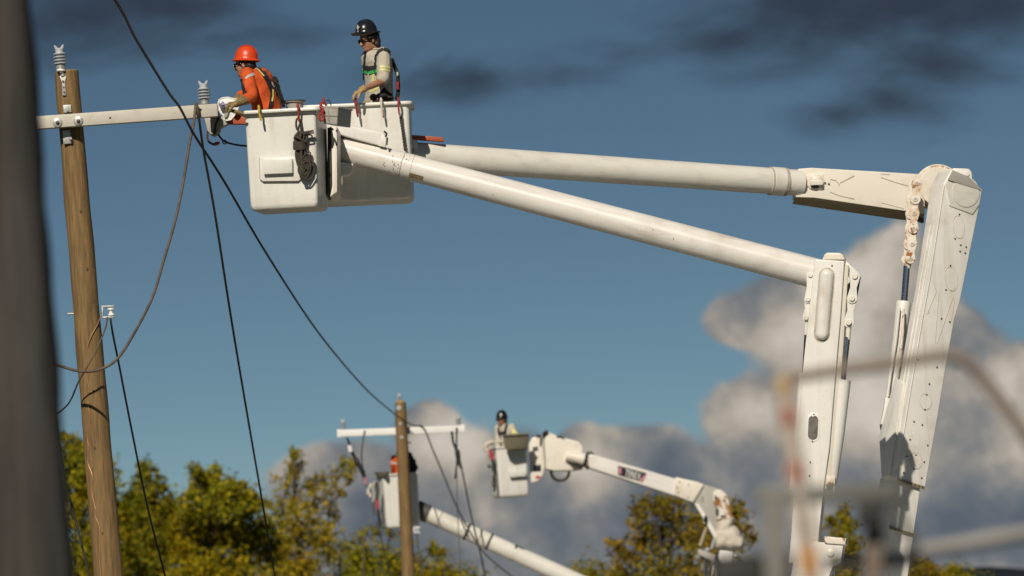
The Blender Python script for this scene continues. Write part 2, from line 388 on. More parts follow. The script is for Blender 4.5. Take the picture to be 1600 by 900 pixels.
def strip(b, tree, pix, width, thick=0.006, lift=0.003, step=2.5):   # webbing laid on a surface along a photo polyline
    pts = []
    for (x0, y0), (x1, y1) in zip(pix[:-1], pix[1:]):
        n = max(1, int(math.hypot(x1 - x0, y1 - y0) / step))
        pts += [(x0 + (x1 - x0) * k / n, y0 + (y1 - y0) * k / n) for k in range(n)]
    pts.append(pix[-1]); hits = []
    for px, py in pts:
        h = tree.ray_cast(CAM, ray(px, py).normalized())
        if h[0] is not None: hits.append((h[0], h[1]))
    if len(hits) < 2: return b
    rings = []
    for i, (p, n) in enumerate(hits):
        t = (hits[min(i + 1, len(hits) - 1)][0] - hits[max(i - 1, 0)][0])
        if t.length < 1e-5: continue
        t.normalize(); n = (n - t * n.dot(t)).normalized(); s = t.cross(n)
        c = p + n * lift; w = s * width / 2; h = n * thick
        rings.append([c - w - h, c + w - h, c + w + h, c - w + h])
    if len(rings) > 1: b.loops(rings)
    return b

# ------------------------------------------------------------------ ground and far hills
def ground():
    b = B(); rs = [0, 40, 120, 300, 800, 2000, 5000, 12000]; n = 64; prev = None
    vs = [[b.b.verts.new((r * math.cos(2 * math.pi * j / n), r * math.sin(2 * math.pi * j / n), 0.0)) for j in range(n)] for r in rs[1:]]
    c = b.b.verts.new((0, 0, 0))
    for j in range(n): b.b.faces.new((c, vs[0][j], vs[0][(j + 1) % n]))
    for a, d in zip(vs[:-1], vs[1:]):
        for j in range(n): b.b.faces.new((a[j], d[j], d[(j + 1) % n], a[(j + 1) % n]))
    o = obj('ground', b, 'ground', None, 180, Vector((0, 0, 0))); tag(o, 'dry grass and dirt ground under the trucks', None, None, 'structure')
ground()
def hill():
    b = B(); D = 3200.0; top = []; n = 160
    x0, x1 = -1900.0, 1900.0
    pk = [(1380, 925), (1440, 905), (1470, 892), (1500, 884), (1525, 881), (1555, 887), (1580, 890), (1600, 893)]
    pk = [P(x, y, D) for x, y in pk]
    def zz(x):
        if x < pk[0].x: return max(22.0, pk[0].z - (pk[0].x - x) * 0.12)
        for a, c in zip(pk[:-1], pk[1:]):
            if x <= c.x: return a.z + (c.z - a.z) * (x - a.x) / (c.x - a.x)
        return pk[-1].z + 10 * math.sin((x - pk[-1].x) * 0.02)
    rings = []
    for i in range(n + 1):
        x = x0 + (x1 - x0) * i / n if i < 100 else x0 + (x1 - x0) * i / n
        z = zz(x) + 1.6 * noise.noise(Vector((x * 0.05, 0, 0)))
        rings.append([Vector((x, D - 900, -1)), Vector((x, D - 300, z * 0.55)), Vector((x, D, z)), Vector((x, D + 400, z * 0.6)), Vector((x, D + 1200, -1))])
    vs = [[b.b.verts.new(p) for p in r] for r in rings]
    for a, c in zip(vs[:-1], vs[1:]):
        for k in range(4): b.b.faces.new((a[k], c[k], c[k + 1], a[k + 1]))
    bmesh.ops.recalc_face_normals(b.b, faces=b.b.faces[:])
    o = obj('hills', b, 'hill', None, 180); tag(o, 'low dark wooded ridge along the horizon', None, None, 'structure')
hill()

# ------------------------------------------------------------------ trees
def leaf_mat(name, c1, c2, c3):
    m = bpy.data.materials.new(name); m.use_nodes = True; t = m.node_tree; q = G(t); t.nodes.remove(t.nodes['Principled BSDF'])
    rnd = q.n('ShaderNodeNewGeometry').outputs['Random Per Island']
    r = q.n('ShaderNodeValToRGB'); q.put(r.inputs[0], rnd); e = r.color_ramp.elements
    e[0].color = c4(c1); e[1].color = c4(c3); x = e.new(0.55); x.color = c4(c2)
    pos = q.n('ShaderNodeNewGeometry').outputs['Position']
    col = q.mix(q.step(q.noise(pos, 0.5, 3), 0.35, 0.65), r.outputs[0], q.mix(1.0, r.outputs[0], c4((1.15, 0.95, 0.7)), 'MULTIPLY'))
    a = q.n('ShaderNodeBsdfDiffuse'); q.put(a.inputs[0], col)
    b = q.n('ShaderNodeBsdfTranslucent'); q.put(b.inputs[0], col)
    mx = q.n('ShaderNodeMixShader'); mx.inputs[0].default_value = 0.38; q.put(mx.inputs[1], a.outputs[0]); q.put(mx.inputs[2], b.outputs[0])
    q.put(t.nodes['Material Output'].inputs[0], mx.outputs[0]); return m
M['leafgreen'] = leaf_mat('yellow_green_leaves', (0.1204, 0.1443, 0.0140), (0.2608, 0.2509, 0.0162), (0.4814, 0.4112, 0.0282))
M['leafdark'] = leaf_mat('deep_green_leaves', (0.0841, 0.1123, 0.0162), (0.1906, 0.1967, 0.0181), (0.3811, 0.3311, 0.0282))
M['leafgold'] = leaf_mat('thinning_golden_leaves', (0.1705, 0.1765, 0.0241), (0.3210, 0.2909, 0.0282), (0.5417, 0.4513, 0.0562))
M['leafbrown'] = leaf_mat('bronze_leaves', (0.1204, 0.1123, 0.0201), (0.2608, 0.2168, 0.0241), (0.4414, 0.3311, 0.0401))
M['bark'] = mat('grey_brown_bark', (0.06, 0.048, 0.035), 0.95, vary=0.4, vscale=6, bump=0.5, bscale=10)
def tree(label, base, D, clumps, m, size=0.24, dens=1.0, trunk=0.20, lower=True):
    rng = random.Random(int(base * 31 + D))
    b0 = P(base, 1000, D); b0.z = 0.0
    t = thing('tree', b0, label, 'tree', 'trees behind the poles')
    cl = []
    for c in clumps:
        px, py, r = c[:3]; k = c[3] if len(c) > 3 else 1.0
        p = P(px, py, D + rng.uniform(-1.6, 1.6)); cl.append((p, PX(r, D), k))
    zlow = min(p.z - r for p, r, k in cl)
    if lower:
        xs = [p.x for p, r, k in cl]
        for i in range(7):
            cl.append((Vector((rng.uniform(min(xs), max(xs)), D + rng.uniform(-1.5, 1.5), max(1.2, zlow - rng.uniform(0.0, 1.6)))), rng.uniform(1.0, 1.5), 0.8))
    vs = []; fs = []
    for p, r, k in cl:
        # each clump is a bunch of smaller sprays with gaps in between
        ns = max(7, int(80 * r ** 1.7 * dens * k))
        for s in range(ns):
            d = Vector((rng.gauss(0, 1), rng.gauss(0, 1), rng.gauss(0, 1))).normalized()
            q = p + d * r * rng.uniform(0.35, 1.0) ** 0.6 * rng.choice((1, 1, 1, 1.12)); sr = rng.uniform(0.16, 0.36) * min(1.0, r + 0.2)
            for l in range(rng.randint(14, 26)):
                c = q + Vector((rng.gauss(0, .55), rng.gauss(0, .55), rng.gauss(0, .6))) * sr
                n = (Vector((rng.gauss(0, 1), rng.gauss(0, 1), rng.gauss(0, 1))) + d * 0.7 + UPZ * 0.3).normalized()
                a, bb = perp(n, Vector((rng.gauss(0, 1), rng.gauss(0, 1), rng.gauss(0, 1)))); L = size * rng.uniform(0.55, 1.15); w = L * rng.uniform(0.32, 0.5)
                i = len(vs); vs += [c - a * L * .5, c + bb * w * .5 - a * L * .05, c + a * L * .5, c - bb * w * .5 - a * L * .05]; fs.append((i, i + 1, i + 2, i + 3))
    me = bpy.data.meshes.new('crown'); me.from_pydata([tuple(v) for v in vs], [], fs); place('crown', me, m, t)
    tb = B(); top = max(cl, key=lambda c: c[0].z)[0]
    fork = Vector((b0.x, b0.y, max(1.5, zlow * 0.5)))
    tb.tube([b0, (b0 + fork) / 2 + Vector((.08, 0, 0)), fork, fork.lerp(top, 0.5) + Vector((rng.uniform(-.3, .3), 0, 0)), top], [trunk, trunk * .85, trunk * .7, trunk * .4, 0.03], 8, 4)
    obj('trunk', tb, 'bark', t, 180)
    lb = B()
    for p, r, k in cl[:26]:
        st = fork.lerp(top, max(0.0, min(0.8, (p.z - fork.z) / max(0.5, top.z - fork.z) - 0.25)))
        md = st.lerp(p, 0.5) + Vector((rng.uniform(-.25, .25), rng.uniform(-.2, .2), 0.15))
        tip = p + Vector((rng.uniform(-.5, .5) * r, 0, r * 0.85))
        lb.tube([st, md, p, tip], [trunk * .22, trunk * .14, 0.025, 0.010], 5, 3)
    obj('limb', lb, 'bark', t, 180)
tree('tall yellow-green tree between the blurred pole and the wooden pole', 128, 178, [(112, 702, 26), (128, 725, 30), (150, 745, 34), (110, 765, 38), (190, 800, 36), (150, 800, 46), (118, 840, 46), (175, 860, 46), (130, 890, 46)], 'leafgreen')
tree('dark green tree with a narrow top just beside the wooden pole', 232, 186, [(226, 732, 15), (233, 752, 24), (222, 775, 28), (250, 785, 26), (212, 806, 34), (262, 806, 26), (235, 835, 44), (205, 855, 40), (280, 840, 34), (245, 880, 52)], 'leafdark')
tree('broad green tree with twin tops under the hanging black wires', 340, 180, [(308, 732, 13, .8), (318, 752, 18), (334, 752, 20), (330, 772, 32), (366, 762, 18), (358, 786, 34), (306, 792, 28), (384, 792, 28), (330, 822, 46), (382, 826, 40), (290, 832, 34), (350, 862, 54), (300, 872, 40), (405, 850, 34)], 'leafgreen')
tree('thin golden tree with bare twigs by the far crossarm', 485, 188, [(458, 710, 10, .5), (466, 730, 16, .6), (447, 745, 17, .7), (490, 752, 18, .7), (470, 765, 26, .6), (515, 770, 22, .6), (535, 742, 18, .8), (545, 722, 12, .8), (440, 790, 26, .7), (505, 795, 30, .7), (470, 815, 36, .9), (432, 830, 34), (520, 850, 36), (470, 865, 48), (545, 880, 34), (425, 880, 40)], 'leafgold', 0.22, 0.62, 0.12)
tree('low bushy green tree below the far pole bucket', 600, 176, [(560, 862, 22, .8), (575, 835, 18, .5), (598, 868, 26), (630, 880, 24), (590, 890, 34), (650, 895, 20), (566, 893, 30), (612, 825, 12, .4), (672, 856, 10, .4), (690, 862, 10, .4)], 'leafgreen', 0.18, 0.9, 0.12)
tree('small green treetop low beside the far wooden pole', 712, 182, [(712, 897, 14), (700, 912, 20), (724, 915, 18)], 'leafgreen', 0.17, 0.9, 0.10)
tree('small green bush top below the logo boom', 918, 182, [(918, 895, 14), (908, 912, 20), (930, 915, 18)], 'leafgreen', 0.17, 0.9, 0.10)
tree('bronze tree behind the rusted boom elbow', 1045, 176, [(1005, 790, 20), (1022, 783, 14), (998, 812, 20), (1040, 795, 22), (1065, 800, 24), (1032, 825, 36), (1075, 830, 34), (1010, 845, 26), (1105, 800, 26), (1100, 840, 34), (960, 850, 15, .9), (978, 858, 16, .9), (1045, 865, 44), (985, 888, 22), (955, 892, 18), (1090, 880, 40), (1130, 815, 26), (1152, 810, 24), (1160, 832, 20), (1140, 855, 34), (1150, 792, 16)], 'leafbrown', 0.22, 0.55, 0.14)
tree('slim yellow-green tree seen between the two white boom towers', 1318, 170, [(1322, 795, 12), (1312, 808, 16), (1330, 818, 14), (1298, 822, 14), (1318, 838, 20), (1300, 850, 16), (1336, 850, 16), (1322, 872, 22), (1300, 885, 20), (1330, 892, 20), (1275, 850, 14)], 'leafgreen', 0.17, 1.0, 0.12)
tree('small olive treetop right of the stepped boom tower', 1438, 174, [(1432, 878, 12), (1448, 876, 9), (1440, 895, 20), (1428, 905, 20)], 'leafbrown', 0.17, 1.0, 0.10)
tree('tiny pointed treetop in front of the distant ridge', 1489, 180, [(1489, 890, 5), (1488, 900, 9), (1491, 912, 14)], 'leafgreen', 0.15, 1.2, 0.08)
# ------------------------------------------------------------------ utility poles
def insulator(parent, base, axis, h, r, name='insulator'):
    # post insulator: metal foot, four sheds, saddle head with two horns; child meshes of the pole
    ax = Vector(axis).normalized(); a, c = perp(ax, Vector((1, 0, 0)))
    b = B(); b.lathe(base, ax, [(0, 0), (r * .62, 0), (r * .72, h * .03), (r * .72, h * .20), (r * .62, h * .22), (0, h * .22)], 16)
    f = obj('insulator_foot', b, 'galv', parent)
    b = B(); pr = [(0, h * .21), (r * .62, h * .21)]
    for k in range(4):
        z = h * (.27 + k * .125); pr += [(r * .66, z), (r * 1.0, z - h * .012), (r * 1.0, z + h * .018), (r * .62, z + h * .055)]
    pr += [(r * .60, h * .76), (r * .62, h * .84), (r * .45, h * .88), (0, h * .88)]
    b.lathe(base, ax, pr, 20)
    for s in (-1, 1):
        p = Vector(base) + ax * h * .86 + a * s * r * .40
        b.tube([p, p + ax * h * .07 + a * s * r * .12, p + ax * h * .14 + a * s * r * .28], [r * .26, r * .2, r * .12], 8)
    return obj(name, b, 'porcelain', parent)
def pole_shaft(b, p0, p1, r0, r1, seg=22, rough=0.006, n=40):
    rings = []; a, c = perp(p1 - p0, Vector((1, 0, 0)))
    for i in range(n + 1):
        t = i / n; p = p0.lerp(p1, t); r = r0 + (r1 - r0) * t; ring = []
        for j in range(seg):
            th = 2 * math.pi * j / seg; q = a * math.cos(th) + c * math.sin(th)
            ring.append(p + q * (r + rough * noise.noise(Vector((q.x * 2, q.y * 2, t * n * 0.25))) * 2 + rough * .6 * noise.noise(Vector((q.x * 9, q.y * 9, t * 3)))))
        rings.append(ring)
    b.loops(rings)
def extend_to_ground(p_top, p_low):
    d = p_low - p_top; return p_top + d * (p_top.z / -d.z)
def disc(b, c, n, r, t, seg=16): b.lathe(c, n, [(0, 0), (r, 0), (r, t * .7), (r * .85, t), (0, t)], seg)

# near wooden pole
D1 = 57.1
top = P(104, 112, D1); low = extend_to_ground(top, P(169.5, 900, D1)); axis1 = (top - low).normalized()
def on1(py, off=0.0):                     # point on the pole axis at photo row py, moved towards the camera
    t = (py - 112) / 788; p = P(104 + 65.5 * t, py, D1); return p + Vector((0, -off, 0))
pole1 = thing('utility_pole', low, 'tall tan wooden pole with a pale crossarm reaching to the nearest buckets', 'utility pole', 'wooden utility poles')
L1 = (top - low).length; r1 = PX(18.6, D1); rb = PX(23.0, D1); r0 = r1 + (rb - r1) * L1 / (top - P(169.5, 900, D1)).length
b = B(); pole_shaft(b, low, top, r0, r1, n=60); obj('pole_shaft', b, 'wood', pole1, 60)
b = B(); b.lathe(top - axis1 * .004, axis1, [(0, 0), (r1 * .99, 0), (r1 * .9, .012), (0, .016)], 20); obj('pole_top', b, 'woodend', pole1)
# crossarm in front of the shaft
armD = D1 - 0.22
A0, A1 = P(-60, 200.5, armD), P(339, 172.5, armD); ad = (A1 - A0).normalized(); an = ad.cross(Vector((0, 1, 0))).normalized(); an = an if an.z > 0 else -an
hh = PX(10.0, armD)
b = B(); b.box((A0 + A1) / 2, (A1 - A0) / 2, Vector((0, .055, 0)), an * hh, .008); arm = obj('crossarm', b, 'armpaint', pole1)
def onarm(px, py): return P(px, py, armD - .055)
b = B(); b.box(A1 + ad * .004, ad * .006, Vector((0, .052, 0)), an * hh * .96, .002); obj('end_cap', b, 'greyplastic', arm)
for k, (px, py) in enumerate(((90, 191.5), (122.5, 189))):
    b = B(); disc(b, onarm(px, py) + Vector((0, .003, 0)), (0, -1, 0), PX(7.6, armD), .014, 20); w = obj('washer', b, 'galv', arm)
    b = B(); b.lathe(onarm(px, py) + Vector((0, -.008, 0)), (0, -1, 0), [(0, 0), (.019, 0), (.019, .014), (.011, .016), (.011, .03), (0, .03)], 6); obj('bolt', b, 'darkgrey', arm)
b = B()
for px, py in ((172, 184.3), (314, 171.5)): disc(b, onarm(px, py) + Vector((0, .002, 0)), (0, -1, 0), PX(1.7, armD), .004, 10)
obj('bolt_hole', b, 'black', arm)
def bracket(b, c, w, h, ax):               # flat slotted plate following the shaft
    s = Vector((0, -1, 0)).cross(ax).normalized(); b.box(c, s * w, Vector((0, .012, 0)), ax * h, .004)
b = B(); bracket(b, on1(225, r1 + .02) + Vector((PX(-6, D1), 0, 0)) + axis1 * PX(9, D1), PX(6.6, D1), PX(10.5, D1), axis1)
bracket(b, on1(172, r1 + .02) + Vector((PX(-2, D1), 0, 0)), PX(6.2, D1), PX(6, D1), axis1); br = obj('arm_bracket', b, 'galv', pole1)
b = B()
for px, py, r in ((110.4, 206, 1.6), (110.8, 211.5, 1.4), (106.5, 175.5, 2.2)): disc(b, P(px, py, D1 - r1 - .031), (0, -1, 0), PX(r, D1), .004, 8)
b.box(P(112, 222, D1 - r1 - .032), (PX(1.1, D1), 0, 0), (0, .002, 0), (0, 0, PX(2.2, D1))); obj('slot', b, 'black', br)
b = B(); disc(b, P(110.6, 216.5, D1 - r1 - .034), (0, -1, 0), PX(2.3, D1), .02, 10); obj('bolt', b, 'galv', br)
# pole-top pin
pb = P(95.5, 109, D1 - r1 * .8)
b = B(); s = Vector((1, 0, 0))
b.prism([P(93, 119, D1 - r1 - .012), P(104, 119, D1 - r1 - .012), P(101.5, 129, D1 - r1 - .014), P(103.5, 149, D1 - r1 - .02), P(97.5, 149, D1 - r1 - .02), P(97, 129, D1 - r1 - .014)], (0, .02, 0), .003)
b.box(P(95.5, 110.5, D1 - r1 + .02), (PX(6.5, D1), 0, 0), (0, .05, 0), (0, 0, PX(1.6, D1)), .004)
b.tube([P(95.5, 110, D1 - r1 + .01), P(98, 120, D1 - r1 - .01)], PX(3.0, D1), 8)
pin = obj('pin_bracket', b, 'galv', pole1)
b = B()
for px, py, r in ((98.5, 127, 1.6), (99.4, 136, 1.2), (100.4, 144, 1.6)): disc(b, P(px, py, D1 - r1 - .021), (0, -1, 0), PX(r, D1), .006, 8)
b.tube([P(93.5, 114, D1 - r1 - .015), P(97.5, 113.5, D1 - r1 - .015)], PX(2.2, D1), 8); obj('bolt', b, 'darkgrey', pin)
insulator(pole1, P(95.2, 110, D1 - r1 + .02), axis1, PX(40, D1), PX(10.4, D1))
insulator(pole1, P(319.6, 163.5, armD), an, PX(37.5, D1), PX(10.2, D1))
# spool insulator on its clevis, and the through bolt at the other side
b = B(); bx = P(165, 487, D1 - .06)
for dy in (-9, 8): b.box(P(169.5, 488 + dy, D1 - .06), (PX(9.5, D1), 0, 0), (0, .022, 0), (0, 0, PX(1.3, D1)), .003)
b.box(P(160.5, 487.5, D1 - .06), (PX(1.3, D1), 0, 0), (0, .022, 0), (0, 0, PX(9.5, D1)), .003); cl = obj('clevis', b, 'galv', pole1)
b = B(); b.lathe(P(174, 494, D1 - .06), axis1, [(0, 0), (.03, 0), (.036, .012), (.02, .03), (.02, .05), (.036, .066), (.03, .08), (0, .08)], 14); obj('spool', b, 'whiteclean', cl)
b = B(); b.tube([P(106, 490.4, D1), P(118, 490.4, D1)], PX(1.5, D1), 8); b.lathe(P(108.5, 490.4, D1), (-1, 0, 0), [(0, 0), (.017, 0), (.017, .012), (0, .012)], 6); obj('bolt', b, 'galv', pole1)
# stapled copper ground wire wandering down the shaft
gw = [(158, 492), (152, 508), (143, 524), (136, 545), (135, 565), (136.5, 590), (139, 610), (137, 628), (140, 648), (136, 680), (139, 700), (137, 722), (145, 745), (143, 765), (148, 790), (150, 796), (149, 806), (155, 822), (156, 845), (155, 870), (158, 900), (160, 930)]
pts = []
for px, py in gw:
    cx = 104 + 65.5 * (py - 112) / 788; rr = r1 + (rb - r1) * (py - 112) / 788; dx = PX(px - cx, D1)
    pts.append(P(px, py, D1 - math.sqrt(max(0.0, rr * rr - dx * dx)) - .008))
b = B(); b.tube(pts, .0045, 6, 4); obj('ground_wire', b, 'copper', pole1)
b = B()
for px, py, r in ((146, 612, 3), (124, 196, 2), (148, 700, 3.5), (160, 833, 3), (142, 660, 2.4), (126, 330, 3), (136, 420, 3.2), (176, 700, 2.6)):
    cx = 104 + 65.5 * (py - 112) / 788; rr = r1 + (rb - r1) * (py - 112) / 788; dx = PX(px - cx, D1)
    if abs(dx) < rr: q = P(px, py, D1 - math.sqrt(rr * rr - dx * dx)); b.ell(q, (PX(r, D1) * .5, 0, 0), (0, .008, 0), (0, 0, PX(r, D1)), 8, 6)
obj('knot', b, mat('dark_knot', (0.12, 0.07, 0.035), 0.9), pole1)

# far wooden pole with its white arm
D2 = 113.0
top = P(625.5, 629, D2); low = extend_to_ground(top, P(638, 900, D2)); axis2 = (top - low).normalized()
pole2 = thing('utility_pole', low, 'distant wooden pole with a white crossarm and an orange-clad worker behind it', 'utility pole', 'wooden utility poles')
r2 = PX(8.6, D2); b = B(); L2 = (top - low).length
pole_shaft(b, low, top, r2 + (PX(10.4, D2) - r2) * L2 / (top - P(638, 900, D2)).length, r2, 18, .006, 40); obj('pole_shaft', b, 'wood', pole2, 60)
b = B(); b.lathe(top - axis2 * .004, axis2, [(0, 0), (r2 * .99, 0), (r2 * .7, .04), (0, .05)], 18); obj('pole_top', b, 'woodend', pole2)
aD = D2 + .26; A0, A1 = P(527, 677.5, aD), P(726.5, 670, aD); ad2 = (A1 - A0).normalized(); an2 = ad2.cross(Vector((0, 1, 0))).normalized(); an2 = an2 if an2.z > 0 else -an2
b = B(); b.box((A0 + A1) / 2, (A1 - A0) / 2, (0, .06, 0), an2 * PX(5.4, aD), .01); arm2 = obj('crossarm', b, 'whiteclean', pole2)
for px in (530.5, 723):
    b = B(); c = A0.lerp(A1, (px - 527) / 199.5); b.box(c, ad2 * PX(3.6, aD), (0, .066, 0), an2 * PX(6.1, aD), .008); obj('end_cap', b, 'whiteclean', arm2)
for px, py, r in ((623.3, 637.5, 4.4), (625.4, 662, 2.6), (627.5, 683.5, 2.8)):
    b = B(); disc(b, P(px, py, D2 - r2 + .002), (0, -1, 0), PX(r, D2), .02, 14); obj('washer', b, 'galv', pole2)
insulator(pole2, P(624.5, 629, D2), axis2, PX(15, D2), PX(3.9, D2))
insulator(pole2, P(536.2, 671, aD), an2, PX(16.5, D2), PX(4.6, D2))
insulator(pole2, P(716.5, 664.5, aD), an2, PX(16.5, D2), PX(4.6, D2))
b = B()
for dy in (-4, 4): b.box(P(651, 828 + dy, D2 - .05), (PX(5.2, D2), 0, 0), (0, .03, 0), (0, 0, PX(.9, D2)))
b.box(P(647, 828, D2 - .05), (PX(.9, D2), 0, 0), (0, .03, 0), (0, 0, PX(4.6, D2))); cl2 = obj('clevis', b, 'whiteclean', pole2)
b = B(); b.lathe(P(652.5, 831.5, D2 - .05), axis2, [(0, 0), (.04, 0), (.045, .02), (.028, .04), (.045, .07), (.04, .09), (0, .09)], 12); obj('spool', b, 'porcelain', cl2)
b = B(); b.tube([P(633, 692, D2), P(642.5, 691.5, D2)], PX(1.2, D2), 6); obj('bolt', b, 'darkgrey', pole2)

# blurred pole close to the camera
D0 = 19.5
rr = 0.175; e1, e2 = P(50, 0, D0), P(117, 900, D0); k = Vector((rr, 0, 0))
pt, pl = e1 - k + (e1 - e2) * .12, e2 - k * 1.12; low = extend_to_ground(pt, pl)
pole0 = thing('utility_pole', low, 'dark grey weathered pole, out of focus along the picture edge', 'utility pole', 'wooden utility poles')
b = B(); pole_shaft(b, low, pt + (pt - pl) * .25, rr * 1.22, rr * .96, 26, .010, 60); obj('pole_shaft', b, 'oldwood', pole0, 60)

# ------------------------------------------------------------------ cables
def cable(label, pts, r, m, group='hanging power cables', name='power_cable', sub=8, cat='power cable'):
    b = B(); b.tube([P(*p) for p in pts], r, 8, sub); return tag(obj(name, b, m, None, 180), label, cat, group)
cable('long thick black cable slanting down from the top edge to the far wooden pole', [(-420, -760, 36), (-60, -330, 43), (165, -22, 49), (213, 62, 52), (262, 142, 54.5), (281, 168, 55.6), (305, 213, 57), (350, 283, 60), (420, 402, 67), (500, 523, 82), (570, 606, 97), (612, 643, 109), (628, 655, 112.6), (645, 664, 112.9), (660, 666, 113)], .0132, 'cable')
cable('brown drooping cable loop from the crossarm tip across the wooden pole', [(306, 160, 56.78), (303, 190, 56.7), (296, 225, 56.65), (288, 275, 56.6), (275, 340, 56.5), (255, 410, 56.45), (238, 465, 56.4), (210, 520, 56.4), (182, 562, 56.4), (150, 579, 56.4), (120, 579, 56.5), (95, 572, 56.6), (60, 562, 57), (10, 560, 58), (-160, 600, 62), (-420, 720, 68)], .0150, 'cablebrown')
cable('taut black cable dropping from the crossarm tip down behind the trees', [(307, 160, 56.75), (311, 185, 56.8), (318, 235, 57.2), (336, 335, 59), (360, 490, 63), (385, 640, 68), (410, 785, 73), (428, 890, 77), (436, 940, 79)], .0125, 'cablebrown')
cable('thin black wire slanting down from the white spool on the near pole', [(172, 492, D1 - .06), (176, 520, 57.1), (186, 570, 57.6), (205, 668, 58.5), (230, 790, 59.5), (258, 900, 60.5), (268, 940, 61)], .0105, 'cable')
cable('thin brown wire crossing the wooden pole from the spool', [(168, 496, D1 - .12), (164, 515, D1 - .3), (150, 548, 56.7), (135, 575, 56.7), (122, 598, 56.8), (112, 622, 57), (100, 638, 57.3), (70, 660, 58), (-40, 740, 60), (-200, 900, 62), (-330, 1080, 63)], .0085, 'cablebrown')
cable('short black wire low beside the blurred pole', [(40, 300, 60), (75, 560, 60), (100, 740, 60), (113, 792, 60), (126, 845, 60), (141, 905, 60), (150, 950, 60)], .012, 'cable')
cable('slack dark cable from the far crossarm past the banded boom', [(655, 664, D2 + .18), (664, 672, D2 + .16), (676, 702, D2), (693, 742, D2), (712, 788, D2 - .4), (729, 821, D2 - .8), (755, 862, D2 - 1), (795, 897, D2 - 1.2), (820, 915, D2 - 1.5)], .016, 'cable')
cable('grey cable from the right clamp on the far crossarm', [(716, 714, D2 + .15), (722, 735, D2), (733, 790, D2), (742, 830, D2), (750, 862, D2), (758, 900, D2), (764, 930, D2)], .018, 'cable')
cable('thin pale line hanging by the far crossarm clamp', [(713, 712, D2 + .2), (714, 765, D2 + .2), (716, 820, D2 + .2), (720, 900, D2 + .2), (721, 930, D2 + .2)], .009, 'cablebrown')
cable('dark line hung over the left half of the far crossarm', [(570, 672, D2 + .18), (567, 690, D2 + .18), (565, 712, D2 + .18), (568, 740, D2 + .18), (572, 760, D2 + .18)], .013, 'cable')
cable('thin dark wire hanging beneath the far left bucket', [(588, 815, D2 + .3), (592, 830, D2 + .3), (602, 868, D2 + .3), (613, 905, D2 + .3), (618, 930, D2 + .3)], .010, 'cable')
cable('pale thin line hanging below the far left bucket tools', [(569, 838, D2 + .3), (568, 862, D2 + .3), (567, 905, D2 + .3), (567, 930, D2 + .3)], .016, 'cablebrown')
cable('grey wire hanging from the spool on the far pole', [(651, 833, D2 - .05), (654, 860, D2), (658, 895, D2), (661, 930, D2)], .013, 'cablebrown')
def clamp(label, pts, rs, m, D):
    t = thing('cable_clamp', P(pts[0][0], pts[0][1], D), label, 'cable clamp', 'clamps under the far crossarm')
    b = B(); b.tube([P(x, y, D) for x, y in pts], rs, 8, 4); obj('grip', b, m, t)
    b = B(); c = P(pts[len(pts) // 2][0], pts[len(pts) // 2][1], D); b.ell(c, (.055, 0, 0), (0, .05, 0), (0, 0, .085), 10, 8); obj('jaw', b, 'dark', t)
    return t
t = clamp('black grip and white link hanging at the left end of the far crossarm', [(542, 683), (546, 694), (551, 708), (558, 722), (566, 736), (571, 752)], [.02, .022, .03, .045, .05, .025], 'dark', D2 + .18)
b = B(); b.tube([P(546, 696, D2 + .1), P(548, 706, D2 + .1)], .045, 8); obj('link', b, 'whiteclean', t)
b = B(); b.tube([P(570, 746, D2 + .1), P(572, 757, D2 + .1)], .028, 8); obj('sleeve', b, 'pinkprint', t)
clamp('black grip hanging near the right end of the far crossarm', [(706, 674), (708, 690), (712, 700), (715, 708), (717, 722), (722, 733)], [.024, .024, .03, .05, .045, .02], 'dark', D2 + .16)
b = B(); b.tube([P(713.5, 668, D2 + .16), P(713.5, 690, D2 + .16), P(714, 720, D2 + .16), P(711, 748, D2 + .16)], .018, 8, 3); tag(obj('rope_sling', b, 'cable', None, 180), 'short dark sling looped over the right end of the far crossarm', 'rope', 'hanging power cables')

